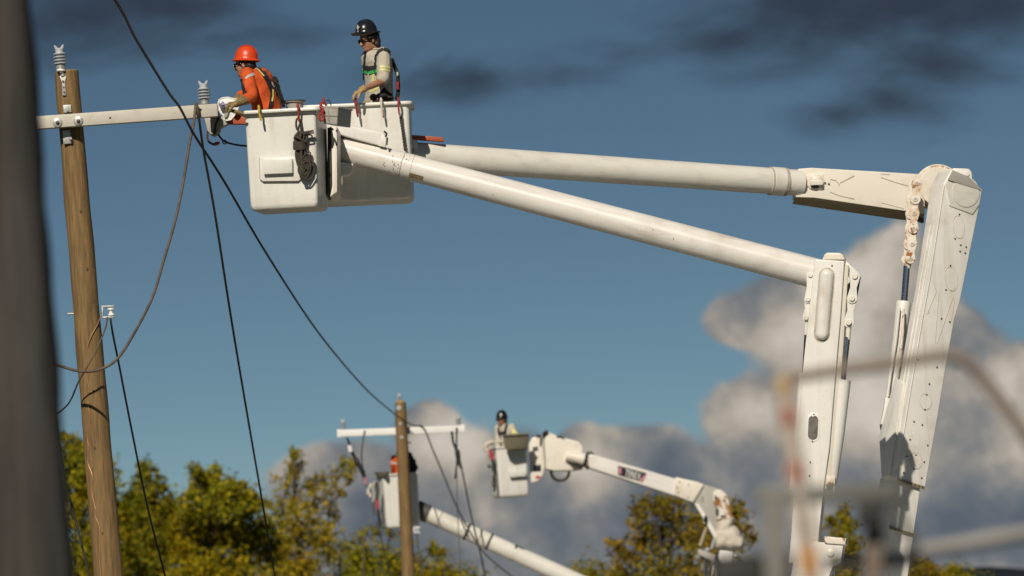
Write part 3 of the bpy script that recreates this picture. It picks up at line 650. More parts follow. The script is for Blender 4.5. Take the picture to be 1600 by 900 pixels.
# ------------------------------------------------------------------ buckets and truck bases
def frame(yaw, tilt=0.0):
    a = rad(yaw); r = Vector((math.cos(a), -math.sin(a), 0)); bk = Vector((math.sin(a), math.cos(a), 0)); u = UPZ.copy()
    if tilt: m = Matrix.Rotation(rad(tilt), 3, bk); r = m @ r; u = m @ u
    return r, bk, u
def rrect(c, r, bk, w, d, cr, n=6):
    out = []
    for sx, sy, a0 in ((1, 1, 0), (-1, 1, 90), (-1, -1, 180), (1, -1, 270)):
        for k in range(n + 1):
            a = rad(a0 + 90 * k / n); out.append(c + r * (sx * (w / 2 - cr) + cr * math.cos(a)) + bk * (sy * (d / 2 - cr) + cr * math.sin(a)))
    return out
def bucket(parent, c, w, d, h, yaw, taper=0.035, cr=0.06, tilt=0.0, m='bucket', lipw=.045):
    r, bk, u = frame(yaw, tilt); b = B(); rings = []
    sec = [(-h, .86 - taper, cr), (-h + .004, .93 - taper, cr), (-h + .022, .975 - taper, cr), (-h + .055, 1 - taper, cr)]
    sec += [(-h + (h - .06) * k / 6, 1 - taper * (1 - k / 6), cr) for k in range(1, 7)]
    sec += [(-.0, 1, cr), (0, .965, cr), (-h * .5, .95 - taper * .5, cr), (-h + .05, .93 - taper, cr)]
    for z, s, q in sec:
        k = min(s, 1); rings.append(rrect(c + u * z, r, bk, w * s if s > .9 else w - (1 - s) * .7, d * s if s > .9 else d - (1 - s) * .7, q))
    b.loops(rings); s = obj('bucket', b, m, parent, 50)
    b = B(); lw, ld = w + lipw * 2, d + lipw * 2; q = cr + lipw * .5
    b.loops([rrect(c + u * z, r, bk, lw - i * 2, ld - i * 2, max(q - i, .02)) for z, i in ((-.024, lipw), (-.030, .004), (-.024, 0), (-.002, 0), (.004, .006), (.004, lipw * 1.5), (-.024, lipw * 1.5))], closed=True)
    obj('bucket_lip', b, m, s, 50)
    return s, r, bk, u
def truck_base(root, x, y, zt, rt=.33, head=1):     # turret, deck, cab and wheels below the frame
    b = B(); b.lathe((x, y, 1.15), UPZ, [(0, 0), (rt * 1.5, 0), (rt * 1.5, .1), (rt, .16), (rt, max(.3, zt - 1.15)), (0, max(.3, zt - 1.15))], 20); obj('turret', b, 'white', root)
    b = B(); b.box((x - head * .6, y, 1.0), (2.7, 0, 0), (0, 1.1, 0), (0, 0, .12), .03); b.box((x - head * .9, y, .72), (3.6, 0, 0), (0, .42, 0), (0, 0, .14), .02); obj('deck', b, 'white', root)
    cx = x - head * 4.4
    b = B(); b.prism([Vector((cx + head * 1.0, y - 1.05, .6)), Vector((cx + head * 1.0, y - 1.05, 2.15)), Vector((cx - head * .3, y - 1.05, 2.15)), Vector((cx - head * .75, y - 1.05, 1.45)), Vector((cx - head * 1.7, y - 1.05, 1.3)), Vector((cx - head * 1.75, y - 1.05, .6))], (0, 2.1, 0), .06); cab = obj('cab', b, 'white', root)
    b = B(); b.prism([Vector((cx + head * .7, y - 1.062, 1.45)), Vector((cx + head * .7, y - 1.062, 2.0)), Vector((cx - head * .25, y - 1.062, 2.0)), Vector((cx - head * .55, y - 1.062, 1.45))], (0, .02, 0)); obj('side_window', b, 'lens', cab)
    w0 = None
    for wx in (cx - head * 1.0, x + head * .3, x + head * 1.4):
        for s in (-1, 1):
            if w0 is None:
                b = B(); b.lathe((wx, y + s * .85, .5), (0, 1, 0), [(.28, -.13), (.46, -.14), (.5, -.1), (.5, .1), (.46, .14), (.28, .13), (.2, .1), (.05, .1), (.05, -.1), (.2, -.1)], 24); w0 = obj('wheel', b, 'dark', root)
            else: dup(w0, Vector((wx, y + s * .85, .5)), root)
def link_plate(b, p, q, r, t, depth=(0, 1, 0)):      # two-eyed chain plate between p and q
    d = (q - p).normalized(); n = Vector(depth).normalized(); s = d.cross(n); poly = []
    for k in range(9): a = math.pi * k / 8; poly.append(p + (s * math.cos(a) - d * math.sin(a)) * r)
    poly.append(p.lerp(q, .5) - s * r * .62)
    for k in range(9): a = math.pi * k / 8; poly.append(q + (-s * math.cos(a) + d * math.sin(a)) * r)
    poly.append(p.lerp(q, .5) + s * r * .62)
    b.prism(poly, n * t, .003, 1)
# ================================================================== front truck (boom A, bucket with the orange worker)
DA = 57.75
ra0 = P(1262, 838, 57.2)
truckA = thing('bucket_truck', Vector((ra0.x, 57.3, 0)), 'bucket truck with the nearest boom, its white bucket carrying the worker in orange', 'bucket truck', 'bucket trucks')
YA = 9
r_, bk_, u_ = frame(YA)
fc = P(436.5, 171.0, 56.62); wA, dA, hA = .725, .60, PX(156.5, 56.7)
cA = fc + bk_ * (dA / 2 + .03) - UPZ * .0
bA, rA, bkA, uA = bucket(truckA, cA, wA, dA, hA, YA, .05, .034, lipw=.058)
ff = plane(fc + bkA * .018, -YA)           # the front face
def fplane(px, py, off=0.0): return ff(px, py, off)
# step pocket pressed into the front face: rim plate, bulge and shadow slot
b = B(); b.prism([fplane(405.5, 247, -.012), fplane(468, 245, -.012), fplane(470, 280, -.012), fplane(466, 283, -.012), fplane(410, 283.5, -.012), fplane(406, 280, -.012)], ff.n * .018, .006); pk = obj('step_plate', b, 'bucket', bA)
b = B(); b.prism([fplane(411.5, 249, 0), fplane(458, 248, 0), fplane(458.5, 271, 0), fplane(413, 273, 0)], ff.n * .055, .010); obj('step_bulge', b, 'bucket', bA)
b = B(); b.tube([fplane(405.5, 247, .008), fplane(406, 279, .008), fplane(411, 283, .008), fplane(466, 282.5, .008)], .003, 6); obj('step_seam', b, 'seam', bA)
# mounting post behind the bucket, boom tip
b = B(); b.prism([P(517.5, 198, 56.98), P(526.5, 197, 56.98), P(527, 250, 56.98), P(527, 300, 56.98), P(522, 303, 56.98), P(515.5, 308, 56.98), P(519, 290, 56.98)], (0.02, .80, 0), .012); mp = obj('mounting_post', b, 'cream', truckA)
b = B()
for px, py in ((519.5, 201), (526, 204), (526, 226), (519, 229)): disc(b, P(px, py, 56.972), (0, -1, 0), PX(1.5, 57), .006, 8)
obj('bolt', b, 'black', mp)
b = B(); b.prism([P(511.5, 200, 57.02), P(517.5, 198, 57.02), P(518, 290, 57.02), P(514, 304, 57.02), P(511.5, 306, 57.02)], (0, .6, 0)); obj('dark_gap_fill', b, 'dark', truckA)  # black sheet put in as the shade of the gap beside the bucket
# main boom tube
b = B(); e0, e1 = P(524, 230.5, DA), P(1296, 433, 57.32)
b.tube([e0, e0.lerp(e1, .02), e0.lerp(e1, .20), e0.lerp(e1, .22), e1], [PX(20.2, DA), PX(20.4, DA), PX(20.8, DA), PX(20.9, DA), PX(23.6, DA)], 40, 0, hint=Vector((0, 1, 0))); boomA = obj('upper_boom', b, 'boomw', truckA, 60)
dA_ = (e1 - e0).normalized()
def band(t, w, r, m, nm='boom_band', thick=.003, parent=boomA, a=e0, c=e1):
    p = a.lerp(c, t); d = (c - a).normalized(); q = B(); q.lathe(p - d * w / 2, d, [(r, 0), (r + thick, w * .1), (r + thick, w * .9), (r, w)], 40); return obj(nm, q, m, parent)
band(.137, .010, PX(20.7, DA), 'seam'); band(.157, .006, PX(20.75, DA), 'seam', thick=.002)
treeA = bvh_of(boomA)
b = B(); strip(b, treeA, [(640, 273.0), (661, 279)], PX(8.2, DA), .0012, .001); obj('tan_label', b, 'tarnish', boomA)
b = B()
rg = random.Random(3)
for k in range(34):                      # scuffed print near the tip
    px = 617 + rg.gauss(0, 4.5); py = 259 + rg.gauss(0, 8) - (px - 617) * .2
    strip(b, treeA, [(px, py), (px + rg.uniform(-1.2, 1.2), py + rg.uniform(.8, 2.4))], rg.uniform(.002, .006), .0006, .0006, .6)
for k in range(12):
    px = 634 + rg.gauss(0, 3); py = 250 + rg.gauss(0, 6); strip(b, treeA, [(px, py), (px + rg.uniform(-2, 1), py + rg.uniform(.5, 2))], .004, .0006, .0006, .6)
for px, py in ((600, 253), (599, 256), (601, 258.5), (770, 303), (1020, 358), (1052, 372)): strip(b, treeA, [(px, py), (px + .5, py + 2.5)], .006, .0006, .0006, .6)
obj('scuff_marks', b, 'black', boomA)
# white control cover above the tip, with the shaded saddle under it
b = B(); cv = [P(x, y, 57.60) for x, y in ((523, 190.5), (545, 195.5), (586, 204), (600, 207.5), (603, 213), (597, 229), (560, 219), (528, 210), (523, 206))]
b.prism(cv, (0, .22, 0), .018, 3); cov = obj('control_cover', b, 'white', truckA)
b = B(); b.prism([P(597, 211, 57.58), P(603.5, 213.5, 57.58), P(602, 230, 57.58), P(592, 228, 57.58)], (0, .18, 0), .006); b.box(P(605, 220.5, 57.60), (PX(1.1, 57), 0, 0), (0, .08, 0), (.004, 0, PX(5, 57)), .003); obj('lever_housing', b, 'white', cov)
b = B(); b.tube([P(600, 205, 57.58), P(604, 209, 57.58), P(602.5, 214, 57.58)], .010, 8, 3); b.box(P(604.8, 221, 57.56), (PX(.9, 57), 0, 0), (0, .05, 0), (.003, 0, PX(5.5, 57))); obj('control_lever', b, 'dark', cov)
b = B(); b.box(P(531, 212, 57.64), (PX(6, 57), 0, -PX(1.6, 57)), (0, .03, 0), (0, 0, PX(1.7, 57)), .003); obj('grip_slot', b, 'dark', cov)
# lower lug under the tip
b = B(); b.prism([P(528, 252, 57.62), P(552, 256, 57.62), P(550, 268, 57.62), P(544, 274, 57.62), P(534, 274, 57.62), P(529, 268, 57.62)], (0, .2, 0), .012, 3); obj('tip_lug', b, 'white', truckA)
# orange auxiliary jib on the far side: stub near the pole, grey sheave head and loop
jd = 57.35
b = B(); j0, j1 = P(352, 186.2, jd), P(470, 188.5, jd); b.box((j0 + j1) / 2, (j1 - j0) / 2, (0, .05, 0), (0, 0, PX(8.0, jd)), .008); jib = obj('auxiliary_jib', b, 'orangefg', truckA)
b = B(); b.prism([P(327, 180, jd - .09), P(360, 182, jd - .09), P(355, 194, jd - .09), P(345, 199, jd - .09), P(343, 206, jd - .09), P(336, 212, jd - .09), P(330, 211, jd - .09), P(324, 204, jd - .09), P(319, 184, jd - .09)], (0, .16, 0), .008); jh = obj('jib_head', b, 'greyplastic', jib)
b = B(); b.tube([P(340.5, 172, jd - .16), P(341.5, 182, jd - .12), P(337, 194, jd - .11), P(335, 207, jd - .11)], .010, 8, 4); b.ell(P(335.5, 205.5, jd - .12), (.018, 0, 0), (0, .02, 0), (0, 0, .028)); obj('sheave_strap', b, 'dark', jib)
b = B(); b.tube([P(325, 203, jd), P(324, 215, jd), P(327, 222, jd), P(334, 226, jd)], .011, 8, 4); b.tube([P(339, 207, jd), P(346, 217, jd), P(353, 222, jd), P(368, 226, jd), P(384, 228, jd), P(420, 230, jd + .1)], .010, 8, 4); obj('winch_line', b, 'ropedark', jib)
b = B(); b.ell(P(338, 224.5, jd), (.040, 0, .008), (0, .02, 0), (0, 0, .019)); obj('line_hook', b, 'red', jib)
b = B(); b.ell(P(330, 182, jd - .1), (.018, 0, 0), (0, .02, 0), (0, 0, .012)); obj('bolt', b, 'whiteclean', jib)
b = B(); b.tube([P(351 + 3.2 * math.cos(a), 222 + 3 * math.sin(a), jd) for a in [k * .7 for k in range(9)]], .006, 6); obj('shackle', b, 'darkgrey', jib)
# lower boom tower, seen nearly square-on with a thin dark side
YT = -7; pT = P(1290, 600, 56.9); fT = plane(pT, YT); nT = fT.n
front = [fT(1272.6, 405), fT(1319.5, 407.5), fT(1313, 500), fT(1306, 582), fT(1296, 700), fT(1287.5, 760), fT(1279, 838), fT(1276, 880), fT(1232, 880), fT(1236, 838), fT(1247.5, 660), fT(1256, 560), fT(1265, 480)]
b = B(); b.prism(front, -nT * .36 + Vector((0.0, 0, 0)), .012, 3); low_ = obj('lower_boom', b, 'white', truckA, 40)
b = B(); b.prism([fT(1319.5, 412, -.03), fT(1325.5, 414, -.05), fT(1302, 762, -.05), fT(1287.5, 764, -.03)], -nT * .28, .004); obj('side_channel', b, 'cream', low_)
# long pressed bulge
def capsule(b, f, x0, y0, x1, y1, rpx, D, out, seg=10):
    a, c = f(x0, y0), f(x1, y1); d = (c - a).normalized(); s = d.cross(f.n); r = PX(rpx, D)
    ring = []
    for k in range(seg + 1): t = math.pi * k / seg; ring.append(a + (s * math.cos(t) - d * math.sin(t)) * r)
    for k in range(seg + 1): t = math.pi * k / seg; ring.append(c + (-s * math.cos(t) + d * math.sin(t)) * r)
    mid = []
    def shr(p, q):
        m = a + d * max(0, min((c - a).length, (p - a).dot(d))); return m + (p - m) * q
    rings = []
    for q, o in ((1.0, -.004), (1.0, out * .15), (.93, out * .45), (.75, out * .78), (.45, out * .96), (.05, out)): rings.append([shr(p, q) + f.n * o for p in ring])
    b.loops(rings)
b = B(); capsule(b, fT, 1292, 431, 1284.5, 521, 10.6, 57, .055); obj('pressed_bulge', b, 'white', low_, 180)
b = B(); capsule(b, fT, 1292, 431, 1284.2, 522.5, 12.8, 57, .003); obj('bulge_rim', b, 'seam', low_)
b = B(); capsule(b, fT, 1271, 655, 1270, 681, 10.6, 57, .006); obj('window_rim', b, 'white', low_)
b = B(); capsule(b, fT, 1271, 656.5, 1270, 680, 8.3, 57, .010); obj('oval_window', b, 'glass', low_)
b = B()
for px, py in ((1271.5, 647), (1269.5, 689.5), (1266, 722), (1265, 743), (1300, 415)): disc(b, fT(px, py, 0.006), nT, PX(1.2, 57), .006, 8)
obj('bolt', b, 'darkgrey', low_)
b = B(); b.prism([fT(1284, 405, -.05), fT(1288, 396.5, -.05), fT(1292, 394.2, -.05), fT(1311, 394.5, -.05), fT(1316, 397, -.05), fT(1320, 405, -.05)], -nT * .22, .008); cp = obj('top_lug', b, 'cream', low_)
b = B(); b.prism([fT(1317, 403, -.10), fT(1327, 412, -.10), fT(1340, 425, -.10), fT(1344, 432, -.10), fT(1341, 440, -.10), fT(1333, 441, -.10), fT(1325, 431, -.10), fT(1318, 430, -.10)], -nT * .08, .006); b.prism([fT(1318, 424, -.06), fT(1327, 434, -.06), fT(1327, 440, -.06), fT(1318, 450, -.06)], -nT * .06, .004); obj('link_lug', b, 'white', low_)
b = B(); b.prism([fT(1326, 410, -.30), fT(1341, 434, -.30), fT(1336, 462, -.30), fT(1320, 462, -.30), fT(1316, 410, -.30)], -nT * .05, .006); obj('far_link_lug', b, 'darkgrey', low_)
# levelling links right and left of the tower
def chain(parent, f, pts, rpx, off, m, pinm, D=57.0):
    out = []
    for i, (a, c) in enumerate(zip(pts[:-1], pts[1:])):
        b = B(); link_plate(b, f(*a, off + (.0 if i % 2 else .012)), f(*c, off + (.0 if i % 2 else .012)), PX(rpx, D), .02, -f.n); o = obj('chain_link', b, m, parent); out.append(o)
    for a in pts:
        b = B(); disc(b, f(*a, off + .010), f.n, PX(rpx * .55, D), .020, 14); obj('link_pin', b, pinm, parent)
chain(low_, fT, [(1335.5, 431.5), (1331, 466), (1326, 503.5)], 8.2, -.05, 'white', 'cream')
chain(low_, fT, [(1265, 429), (1261.5, 467), (1258.5, 496)], 6.4, -.12, 'white', 'white')
def cyl(parent, f, pts, off, nm, m, seg=16):
    b = B(); b.tube([f(x, y, off) for x, y, r in pts], [PX(r, 57) for x, y, r in pts] if len(pts) > 2 else [PX(pts[0][2], 57), PX(pts[1][2], 57)], seg); return obj(nm, b, m, parent)
cyl(low_, fT, [(1325.5, 508, 4.2), (1324, 530, 3.8)], -.08, 'rod_eye', 'cream')
cyl(low_, fT, [(1324, 526, 3.9), (1316.5, 596, 3.9)], -.08, 'piston_rod', 'chrome')
cyl(low_, fT, [(1317.5, 593, 11.0), (1317, 597, 11.2), (1308, 680, 10.2), (1298.5, 752, 8.6), (1297.5, 757, 7.5)], -.10, 'hydraulic_cylinder', 'white', 24)
cyl(low_, fT, [(1258.5, 503, 3.4), (1257.5, 522, 3.2)], -.14, 'rod_eye', 'white')
cyl(low_, fT, [(1258.2, 520, 3.0), (1254.5, 584, 3.0)], -.14, 'piston_rod', 'dark')
cyl(low_, fT, [(1253.5, 582, 8.0), (1243, 700, 7.6), (1238, 765, 6.6)], -.16, 'hydraulic_cylinder', 'white', 24)
b = B(); b.prism([fT(1291, 744, -.02), fT(1305, 746, -.02), fT(1303.5, 772, -.02), fT(1292, 764, -.02)], -nT * .08, .006); b.tube([fT(1298, 754, .0), fT(1298, 754, -.12)], PX(4, 57), 10); obj('cylinder_foot', b, 'rusty', low_)
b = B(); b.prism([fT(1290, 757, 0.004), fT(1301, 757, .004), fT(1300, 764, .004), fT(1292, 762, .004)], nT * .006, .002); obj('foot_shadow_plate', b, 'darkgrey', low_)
# lower joint
b = B(); b.prism([fT(1272, 846, .05), fT(1320, 851, .05), fT(1318, 852, .05), fT(1314, 880, .05), fT(1302, 884, .05), fT(1296, 900, .05), fT(1290, 960, .05), fT(1225, 960, .05), fT(1240, 880, .05)], -nT * .40, .010); kn = obj('lower_joint', b, 'white', truckA)
b = B(); b.prism([fT(1289, 838, .07), fT(1323, 841, .07), fT(1322, 851.5, .07), fT(1289, 849, .07)], -nT * .36, .010); obj('rust_edged_cap', b, 'rusty', kn)
b = B(); disc(b, fT(1298, 864, .052), nT, PX(6, 57), .012, 18); disc(b, fT(1309, 872.5, .052), nT, PX(1.6, 57), .006, 8); obj('joint_pin', b, 'white', kn)
b = B(); b.tube([fT(1303, 888, -.1), fT(1302, 960, -.1)], PX(2.4, 57), 10); obj('thin_rod', b, 'chrome', kn)
tb = fT(1262, 955, -.15); truck_base(truckA, tb.x, tb.y, tb.z)

# ================================================================== second truck (boom B, stepped tower)
DB = 58.6
tB0 = P(1400, 900, 60.0)
truckB = thing('bucket_truck', Vector((tB0.x, 60.0, 0)), 'bucket truck with long cream boom and tall stepped tower, carrying the worker in khaki', 'bucket truck', 'bucket trucks')
hB = PX(154, 57.9); wB, dB = PX(165, 57.85), .64
fcB = P(558, 161.5, 58.06)
bB, rB, bkB, uB = bucket(truckB, fcB + Vector((0, dB / 2 + .03, 0)), wB, dB, hB, 1.0, .006, .05, tilt=0, lipw=.035)
# boom tube
b = B(); q0, q1 = P(640, 243.5, 58.75), P(1252, 286, 60.15)
b.tube([q0, q0.lerp(q1, .3), q0.lerp(q1, .9), q0.lerp(q1, .93), q1], [PX(22.0, DB), PX(21.7, DB), PX(20.9, 59.5), PX(20.4, 59.5), PX(21.0, 59.5)], 40, 0, hint=Vector((0, 1, 0))); boomB = obj('upper_boom', b, 'boom', truckB, 60)
band(.937, .16, PX(20.9, 59.5), 'boom', 'boom_collar', .012, boomB, q0, q1)
for t in (.919, .947, .958): band(t, .018, PX(21.4, 59.5), 'seam', 'boom_band', .008, boomB, q0, q1)
b = B(); o0, o1 = P(628, 213.5, 58.75), P(693, 218.5, 58.75); b.box((o0 + o1) / 2, (o1 - o0) / 2, (0, .05, 0), (0, 0, PX(3.4, 58.3)), .006); obj('auxiliary_jib', b, 'orangefg', truckB)
b = B(); b.prism([P(640, 217, 58.6), P(652, 218.5, 58.6), P(654, 231, 58.6), P(640, 232, 58.6)], (0, .2, 0), .006); b.box(P(648, 240, 58.5), (.04, 0, 0), (0, .03, 0), (0, 0, .014), .004); obj('boom_tip_bracket', b, 'boom', truckB)
# box section at the elbow end
fE = plane(P(1340, 290, 60.1), 2); nE = fE.n
b = B(); b.prism([fE(1247, 263.6), fE(1268, 262), fE(1370, 268), fE(1445, 272.5), fE(1445, 334.5), fE(1416, 330), fE(1330, 317.5), fE(1271, 309), fE(1243, 308)], -nE * .42, .010, 3); exB = obj('boom_box_section', b, 'cream', truckB)
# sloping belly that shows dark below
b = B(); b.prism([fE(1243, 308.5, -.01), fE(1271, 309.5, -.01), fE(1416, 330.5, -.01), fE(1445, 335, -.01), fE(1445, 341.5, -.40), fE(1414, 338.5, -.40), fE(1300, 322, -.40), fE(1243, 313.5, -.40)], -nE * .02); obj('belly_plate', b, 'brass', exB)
b = B()
b.prism([fE(1262, 272, 0), fE(1286, 272, 0), fE(1288, 290, 0), fE(1284, 296, 0), fE(1266, 295, 0), fE(1261, 290, 0)], nE * .02, .005); wp = obj('access_collar', b, 'cream', exB)
b = B(); b.ell(fE(1275, 281, .02), (PX(10.5, 59.5), 0, 0), (0, .045, 0), (0, 0, PX(8.5, 59.5))); b.box(fE(1275, 286, .05), (PX(10, 59.5), 0, 0), (0, .02, 0), (0, 0, PX(4, 59.5)), .006); obj('access_boss', b, 'cream', exB)
b = B(); b.ell(fE(1273.5, 292, .02), (PX(6, 59.5), 0, 0), (0, .03, 0), (0, 0, PX(3, 59.5))); obj('access_hole', b, 'black', exB)
b = B()
for px, py in ((1258, 284.5), (1265, 284), (1289, 286), (1295, 287.5)): disc(b, fE(px, py, 0.0), nE, PX(1.7, 59.5), .012, 8)
obj('bolt', b, 'darkgrey', exB)
def seam(f, pts, parent, r=.006, m='weld'): 
    b = B(); b.tube([f(x, y, .001) for x, y in pts], r, 5); return obj('weld_seam', b, m, parent)
seam(fE, [(1297, 280), (1306, 282), (1312, 290)], exB); seam(fE, [(1312, 286), (1335, 274.5)], exB); seam(fE, [(1297, 300), (1310, 305), (1335, 311)], exB); seam(fE, [(1376, 277), (1400, 285), (1424, 292)], exB); seam(fE, [(1376, 272), (1390, 273)], exB, .004); seam(fE, [(1378, 317), (1412, 326)], exB, .004)
# tower: yawed box, left flank showing
YB = 24; pB = P(1465, 500, 59.4); fB = plane(pB, YB); nB = fB.n
lv = -nB * .30
poly = [fB(1475, 287), fB(1487, 265), fB(1512, 276), fB(1535, 298), fB(1531, 320), fB(1517, 388), fB(1500, 472), fB(1492, 497), fB(1478, 575), fB(1466, 648), fB(1446, 761), fB(1400, 747), fB(1421, 620), fB(1440, 505), fB(1452, 440), fB(1466, 350)]
b = B(); b.prism(poly, lv, .012, 3); towB = obj('lower_boom', b, 'white', truckB, 40)
_t = (fB(1466, 350) - fB(1421, 620)).normalized(); FLN = _t.cross(lv).normalized(); FLN = FLN if FLN.y < 0 else -FLN; FLP = fB(1421, 620)
def flank(x, y, o=0.0):                  # points on the flank, by photo pixel
    d = ray(x, y); return CAM + d * (FLN.dot(FLP - CAM) / FLN.dot(d)) + FLN * o
# stepped, narrower section under the tower
poly2 = [fB(1404, 744, -.03), fB(1441, 757, -.03), fB(1430, 830, -.03), fB(1420, 905, -.03), fB(1408, 985, -.03), fB(1368, 985, -.03), fB(1382, 880, -.03), fB(1394, 800, -.03)]
b = B(); b.prism(poly2, -nB * .38, .010); lowB = obj('lower_stage', b, 'white', truckB, 40)
for (pa, pc, off, nm) in (((1402, 749.5), (1444, 762.5), .006, 0), ((1391, 824, ), (1430, 836), -.018, 1)):
    b = B(); a, c = fB(*pa, off), fB(*pc, off); b.box((a + c) / 2, (c - a) / 2, nB * .008, Vector((0, 0, PX(2.4, 59.6))), .002); jb = obj('joint_strip', b, 'brass', towB)
    b = B()
    for k in range(7): p = a.lerp(c, .08 + k * .14); b.box(p + nB * .009, (c - a).normalized() * .008, nB * .002, Vector((0, 0, .007)))
    obj('vent_slot', b, 'black', towB)
# front details: end cap plate, round panels, rivets
b = B(); b.prism([fB(1477, 288, 0), fB(1487, 267, 0), fB(1512, 278, 0), fB(1533, 299, 0), fB(1529.5, 320, 0), fB(1519, 335, 0), fB(1484, 322, 0)], nB * .012, .004); ecap = obj('end_cover', b, 'boom', towB)
b = B(); disc(b, fB(1508, 300, .010), nB, PX(24, 59.6), .012, 32); obj('round_cover', b, 'boom', towB)
b = B(); b.prism([fB(1487, 266, .024), fB(1512, 277, .024), fB(1534, 298, .024), fB(1500, 288, .024), fB(1479, 281, .024)], nB * .004, .001); obj('cover_fold', b, 'greyplastic', towB)
def oval(px, py, rx, ry, parent, f=fB, D=59.6):
    b = B(); ring = []
    for k in range(25): a = 2 * math.pi * k / 24; ring.append(f(px + rx * math.cos(a) - ry * math.sin(a) * .10 * -1, py + ry * math.sin(a), .002))
    b.tube(ring[:-1], .0028, 5, closed=True); obj('panel_outline', b, 'weld', parent)
    b = B(); b.prism([f(px + rx * .94 * math.cos(2 * math.pi * k / 20), py + ry * .94 * math.sin(2 * math.pi * k / 20), -.001) for k in range(20)], f.n * .004, .001, 1); obj('cover_plate', b, 'white', parent)
for px, py, rx, ry in ((1498, 355, 9, 18), (1486, 436, 10, 19), (1446, 628, 9, 12.5), (1431, 720, 9.5, 13)): oval(px, py, rx, ry, towB)
rv = [(1499, 335), (1518, 332), (1484.5, 321), (1492, 373), (1501, 383), (1509.5, 386), (1500, 393), (1508, 395.5), (1485, 415), (1478, 453), (1471, 498), (1484, 503), (1452, 600), (1445, 640), (1448, 617), (1428, 659), (1441, 664), (1422, 687), (1449.5, 696), (1431, 711), (1428, 733), (1417, 713), (1444, 722), (1412, 739), (1440, 747), (1434, 562), (1464, 574)]
b = B()
for px, py in rv: disc(b, fB(px, py, -.001), nB, PX(1.5, 59.6), .007, 8)
obj('rivet', b, 'darkgrey', towB)
for pts in ([(1463, 455), (1451, 485), (1449, 490), (1453, 488)], [(1467, 456), (1461, 535), (1464, 537), (1487, 470), (1490, 464), (1491, 470), (1486, 500)], [(1458, 440), (1463, 456)]): seam(fB, pts, towB, .0032)
seam(fB, [(1475, 290), (1466, 350), (1452, 440), (1440, 505), (1421, 620), (1401, 745)], towB, .007, 'white')
# flank folds
b = B()
for dx in (7, 12):
    b.tube([flank(1466 - dx, 352, .004), flank(1440 - dx, 505, .004), flank(1421 - dx * 1.1, 620, .004), flank(1404 - dx, 730, .004)], .007, 6)
obj('flank_fold', b, 'white', towB)
# round elbow hub: discs around the pivot
b = B(); hub = fE(1467, 292, -.08)
b.lathe(hub + Vector((0, .10, 0)), (0, -1, 0), [(0, 0), (PX(37.5, 59.6), 0), (PX(37.5, 59.6), .07), (PX(35.5, 59.6), .085), (PX(33, 59.6), .085), (PX(33, 59.6), .12), (PX(30, 59.6), .14), (PX(30, 59.6), .20), (0, .20)], 48); hb = obj('elbow_hub', b, 'cream', truckB)
b = B()
for r, h in ((34.3, .084), (31.0, .138)): b.tube([hub + Vector((PX(r, 59.6) * math.cos(2 * math.pi * k / 48), .10 - h, PX(r, 59.6) * math.sin(2 * math.pi * k / 48))) for k in range(48)], .011, 6, closed=True)
obj('rusty_ring', b, 'rusty', hb)
b = B(); b.prism([fE(1490, 262, -.05), fE(1508, 262.5, -.05), fE(1515, 263, -.05), fE(1519, 268, -.05), fE(1520, 280, -.05), fE(1500, 285, -.05), fE(1485, 275, -.05)], -nE * .10, .008); obj('hub_lug', b, 'white', hb)
b = B(); disc(b, fE(1512, 271, -.05), nE, PX(4, 59.6), .012, 14); obj('joint_pin', b, 'white', hb)
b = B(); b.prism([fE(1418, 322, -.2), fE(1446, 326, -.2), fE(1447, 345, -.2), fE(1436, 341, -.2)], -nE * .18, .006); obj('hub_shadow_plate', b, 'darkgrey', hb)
# rusty levelling chain, rod and cylinder in front of the elbow
fC = plane(P(1428, 350, 59.78), 2)
pins = [(1432.6, 286.6), (1430, 311), (1428.4, 333.5), (1427, 357), (1425, 381), (1422, 404)]
for i in range(5):
    b = B(); off = .018 if i % 2 == 0 else 0
    link_plate(b, fC(*pins[i], off), fC(*pins[i + 1], off), PX(8.6, 59.2), .02, -fC.n); obj('chain_link', b, 'rusty', truckB)
    b = B(); link_plate(b, fC(pins[i][0] - 4, pins[i][1], -.08 - off), fC(pins[i + 1][0] - 4, pins[i + 1][1], -.08 - off), PX(8.6, 59.2), .02, -fC.n); obj('chain_link', b, 'rusty', truckB)
for p in pins:
    b = B(); disc(b, fC(*p, .012), fC.n, PX(4.4, 59.2), .016, 14); b.tube([fC(*p, .01), fC(p[0] - 4, p[1], -.11)], PX(4, 59.2), 10); k = obj('link_pin', b, 'rusty', truckB)
    b = B(); disc(b, fC(*p, .026), fC.n, PX(2.2, 59.2), .006, 10); obj('bolt', b, 'galv', k)
def cylB(pts, nm, m, off=-.04, seg=20):
    b = B(); b.tube([fC(x, y, off) for x, y, r in pts], [PX(r, 59.2) for x, y, r in pts] if len(pts) > 2 else [PX(pts[0][2], 59.2), PX(pts[1][2], 59.2)], seg); return obj(nm, b, m, truckB)
cylB([(1420.5, 405, 6), (1418, 419, 5)], 'rod_eye', 'rusty')
cylB([(1417.5, 415, 5.2), (1413, 476, 5.2)], 'piston_rod', 'chrome')
hc = cylB([(1412.5, 470, 10.5), (1412.3, 473, 11.8), (1406, 530, 10.8), (1397, 590, 9.2), (1388.5, 640, 7.5)], 'hydraulic_cylinder', 'white', -.04, 24)
b = B(); b.tube([fC(1410.5, 484, .10), fC(1409, 520, .10), fC(1403.5, 572, .09), (fC(1402.8, 578, .085))], [.012, .016, .018, .01], 8); obj('rust_streaked_pipe', b, 'veryrusty', hc)
b = B(); b.tube([fC(1404, 482, .07), fC(1399, 530, .07), fC(1390, 590, .06), fC(1386, 620, .06)], .016, 8); obj('feed_pipe', b, 'white', hc)
